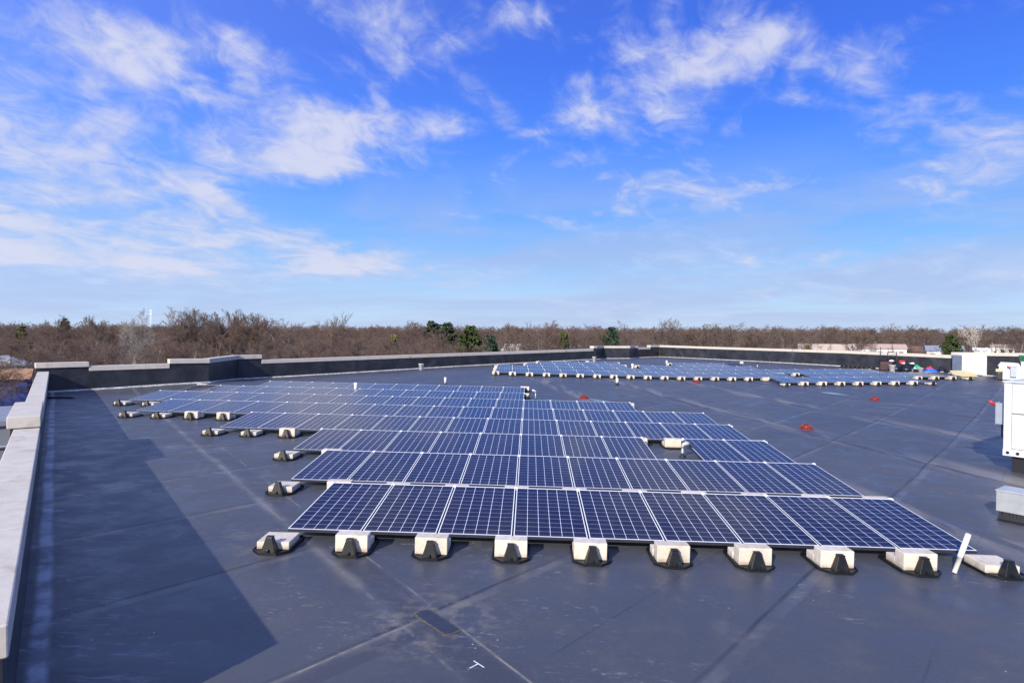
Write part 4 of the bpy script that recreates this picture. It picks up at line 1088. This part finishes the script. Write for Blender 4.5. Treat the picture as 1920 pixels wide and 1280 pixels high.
def evergreen(x, y, h, w, kind, label, seed):
    rs = np.random.RandomState(seed); R = w/2
    V = []; Fq = []; segs = []
    lo = {'pine': .38, 'wpine': .12, 'spruce': .08, 'cedar': .05, 'cypress': .03, 'larch': .2}[kind]
    nlev = int({'pine': 12, 'wpine': 17, 'spruce': 22, 'cedar': 18, 'cypress': 26, 'larch': 16}[kind])
    for i in range(nlev):
        f = (i+rs.rand()*.6)/nlev; z = h*(lo+(1-lo)*f)
        prof = {'pine': math.sin(math.pi*min(1, .15+f*.85))**.6, 'wpine': (1-f)**.45*min(1, .7+f*2), 'spruce': (1-f)**.7, 'cedar': (1-f**2)**.7, 'cypress': (1-f)**.45*min(1, .75+f), 'larch': (1-f)**.8}[kind]
        m = rs.randint(5, 9)
        for j in range(m):
            az = rs.uniform(0, 6.283); rr = R*prof*rs.uniform(.62, 1.12)+.05
            drop = {'pine': .15, 'wpine': .12, 'spruce': -.22, 'cedar': .5, 'cypress': 1.1, 'larch': .05}[kind]
            tip = np.array([math.cos(az)*rr, math.sin(az)*rr, z+drop*rr]); st = np.array([0, 0, z])
            segs.append((st, tip, .03, .012, 1))
            n = max(3, int({'larch': 9, 'wpine': 34, 'spruce': 30, 'cypress': 26}.get(kind, 20)*(.35+rr/R)))
            for k in range(n):
                u = rs.uniform(.15, 1.05)**.7; c = st+(tip-st)*u+rs.normal(0, .07*R+.05, 3)*np.array([1, 1, .6])
                s = h*rs.uniform(.013, .028)
                a = rs.normal(0, 1, 3); a /= np.linalg.norm(a); b = np.cross(a, rs.normal(0, 1, 3)); b /= np.linalg.norm(b)
                q = len(V); V += [c-a*s*1.5-b*s*.5, c+a*s*.2-b*s*.9, c+a*s*1.6, c+a*s*.1+b*s*.9]; Fq.append((q, q+1, q+2, q+3))
    t = thing('evergreen_tree', label, 'tree', (x, y, 0), (0, 0, 0), 'evergreen trees beyond the parapets')
    segs += [(np.array([0, 0, h*i/8]), np.array([0, 0, h*(i+1)/8]), h*.014*(1-i/9), h*.014*(1-(i+1)/9), 0) for i in range(8)]
    put('trunk', quick_mesh('evergreen_trunk', *segs_to_mesh('', segs, 4, None), M_BARK), t)
    put('crown', quick_mesh('evergreen_crown', np.array(V), np.array(Fq), NEEDLE[kind]), t)
for i, (x, y, h, w, kind, label) in enumerate(CONIFERS): evergreen(x, y, h, w*1.6, kind, label, 40+i)

# the wood behind: hundreds of bare crowns that read as one mass
def woodland():
    fine, far = [], []
    for i in range(5):
        k = dict(spread=(1.0, .8, 1.1, .75, .95)[i], up=.25, trunk=.15)
        fine.append(segs_to_mesh('', grow(np.random.RandomState(70+i), 10.0, n1=10, n2=6, n3=4, n4=3, rmin=.016, **k), 3, None))
        far.append(segs_to_mesh('', grow(np.random.RandomState(90+i), 10.0, n1=10, n2=6, n3=4, n4=0, rmin=.035, **k), 3, None))
    rs = np.random.RandomState(12)
    Vs = []; Fs = []; off = 0
    rings = [(95, 150, 120, 4.5, 7.2), (150, 230, 150, 5.5, 8.6), (230, 330, 240, 8.0, 10.6), (330, 520, 330, 8.8, 10.8), (520, 900, 360, 10.2, 11.6), (900, 1700, 320, 11.0, 12.3)]
    for r0, r1, n, h0, h1 in rings:
        for _ in range(n):
            a = rs.uniform(-RAD(45), RAD(43)); r = rs.uniform(r0, r1)
            x, y = math.sin(a)*r, math.cos(a)*r
            h = rs.uniform(h0, h1)
            if a > RAD(9) and r < 300: 
                if r < 180 or rs.rand() < .6: continue      # open streets and gardens on that side
                h *= .62
            s = h/9.6; w = s*(1.15 if r < 330 else 1.6 if r < 900 else 2.4)
            V, F_ = (fine if r < 330 else far)[rs.randint(5)]; c, sn = math.cos(r*7), math.sin(r*7)
            Q = np.stack([x+(V[:, 0]*c-V[:, 1]*sn)*w, y+(V[:, 0]*sn+V[:, 1]*c)*w, V[:, 2]*s], 1)
            Vs.append(Q); Fs.append(F_+off); off += len(Q)
    o = put('woodland', quick_mesh('woodland', np.concatenate(Vs), np.concatenate(Fs), M_WOOD))
    tag(o, 'brown leafless wood spreading to the horizon', 'wood', None, 'stuff')
woodland()

# ------------------------------------------------------------------ houses and masts beyond the roof
M_HWALL = simple('white_siding', (.72, .71, .68), .8, 0, .05, .5); M_TANW = simple('tan_siding', (.46, .37, .29), .85, 0, .1, .5)
M_RTAN = simple('tan_shingles', (.44, .34, .27), .9, 0, .12, 1.5); M_RPINK = simple('pinkish_shingles', (.42, .30, .25), .9, 0, .12, 1.5)
M_RGREY = simple('grey_shingles', (.20, .22, .27), .9, 0, .15, 1.5); M_RBROWN = simple('brown_shingles', (.14, .08, .06), .9, 0, .15, 1.5); M_RWHITE = simple('white_roofing', (.74, .71, .66), .8, 0, .08, 1)
M_GLASS = simple('window_glass', (.03, .035, .045), .12); M_BLUEW = simple('blue_painted_wall', (.035, .06, .22), .7, 0, .1, 1); M_ORANGE = simple('orange_brown_roof', (.36, .19, .09), .85, 0, .15, 1); M_GREYW = simple('grey_painted_wall', (.17, .18, .20), .8, 0, .1, .6)
def house(x, y, w, d, hw, hr, az, wall, roof, label, nwin=4, ridge_x=True, cat='house'):
    t = thing('house', label, cat, (x, y, 0), (0, 0, RAD(az)))
    MB().box(-w/2, w/2, -d/2, d/2, 0, hw).obj('wall', wall, t)
    e = .45; m = MB()
    if ridge_x: m.add([(-w/2-e, -d/2-e, hw), (w/2+e, -d/2-e, hw), (w/2+e, d/2+e, hw), (-w/2-e, d/2+e, hw), (-w/2-e, 0, hr), (w/2+e, 0, hr)], [(3, 2, 1, 0), (0, 1, 5, 4), (2, 3, 4, 5), (1, 2, 5), (3, 0, 4)])
    else: m.add([(-w/2-e, -d/2-e, hw), (w/2+e, -d/2-e, hw), (w/2+e, d/2+e, hw), (-w/2-e, d/2+e, hw), (0, -d/2-e, hr), (0, d/2+e, hr)], [(3, 2, 1, 0), (0, 1, 4), (1, 2, 5, 4), (2, 3, 5), (3, 0, 4, 5)])
    m.obj('roof', roof, t)
    for i in range(nwin):
        cx = -w/2+w*(i+.5)/nwin
        f = MB().box(cx-.75, cx+.75, -d/2-.06, -d/2-.003, hw*.38, hw*.82).obj('window', M_HWALL if wall is M_TANW else M_GREYW, t)
        MB().box(cx-.65, cx+.65, -d/2-.075, -d/2-.062, hw*.42, hw*.78).obj('pane', M_GLASS, f)
    return t
house(-97.5, 112, 9, 7, 4.6, 6.4, 28, M_HWALL, M_RWHITE, 'white gabled house at the left edge among the bare trees', 2, False)
house(-74.5, 78, 16, 9, 4.9, 6.0, 36, M_BLUEW, M_ORANGE, 'low building with blue wall and orange brown roof at the left edge', 0)
t = thing('annex_building', 'plain grey flat roofed building below the raised coping block at the left edge', 'building', (-41, 42, 0), (0, 0, RAD(38)))
MB().box(-8, 7, -5, 5, 0, 5.0).obj('wall', M_GREYW, t); MB().box(-8.2, 7.2, -5.2, 5.2, 5.0, 5.3).obj('roof', M_RGREY, t); m = MB(); m.tube([(-8.0, -5.1, 3.6), (7.0, -5.1, 3.6)], .09, 8); m.obj('pipe', M_WHITE, t)
house(-4.4, 212, 7.5, 8, 4.6, 6.9, -18, M_HWALL, M_RWHITE, 'white roofed house showing above the long parapet left of the cypress', 2)
house(15.2, 203, 8, 8, 5.2, 6.9, 10, M_HWALL, M_RGREY, 'grey roofed house just right of the narrow cypress', 2)
house(123.3, 262, 21, 10, 3.4, 6.4, -20, M_TANW, M_RTAN, 'long tan roofed house behind the right parapet', 6)
house(133.5, 242, 17, 9, 5.1, 6.9, -22, M_HWALL, M_RPINK, 'white walled house with pinkish roof above the guard rail', 5)
house(151.7, 252, 7, 8, 3.8, 5.9, -25, M_RBROWN, M_RBROWN, 'small brown house between the pinkish and the blue grey roofs', 2)
house(151.5, 232, 11, 9, 4.6, 6.6, -28, M_HWALL, M_RGREY, 'white house with blue grey roof behind the white cabinet', 3)
house(187.0, 262, 6.5, 5, 3.9, 5.2, -30, M_HWALL, M_RWHITE, 'small white shed right of the sycamore', 1, True, 'shed')
house(224.0, 302, 9, 8, 4.4, 5.9, -30, M_HWALL, M_RTAN, 'white house with tan roof at the far right beyond the parapet', 3)
def mast():
    t = thing('radio_mast', 'thin white mast with antenna platforms rising far behind the wood', 'mast', (-402, 650, 0))
    m = MB(); m.tube([(0, 0, 0), (0, 0, 31.5)], [.42, .26], 10); m.obj('pole', M_WHITE, t)
    for z, r in ((27.2, 1.25), (30.4, 1.0)):
        k = MB()
        for i in range(9):
            a = 2*math.pi*i/9; k.box(r*math.cos(a)-.09, r*math.cos(a)+.09, r*math.sin(a)-.09, r*math.sin(a)+.09, z-.8, z+.8)
        k.lathe([(.4, z-.15), (r, z-.15), (r, z+.1), (.4, z+.1)], 12); k.obj('antenna', M_WHITE, t)
mast()
for x, lab in ((-761.6, 'left one of two hair thin far poles on the left skyline'), (-755.5, 'right one of two hair thin far poles on the left skyline')):
    m = MB(); m.tube([(0, 0, 0), (0, 0, 23)], .32, 6); o = m.obj('radio_pole', M_GREYW); o.location = (x, 900, 0); tag(o, lab, 'pole')
m = MB(); m.tube([(0, 0, 0), (0, 0, 7.3)], [.16, .11], 8); m.box(-.9, .9, -.06, .06, 6.6, 6.75); o = m.obj('utility_pole', M_BARK); o.location = (187.7, 258, 0); tag(o, 'wooden utility pole beside the small white shed', 'pole')
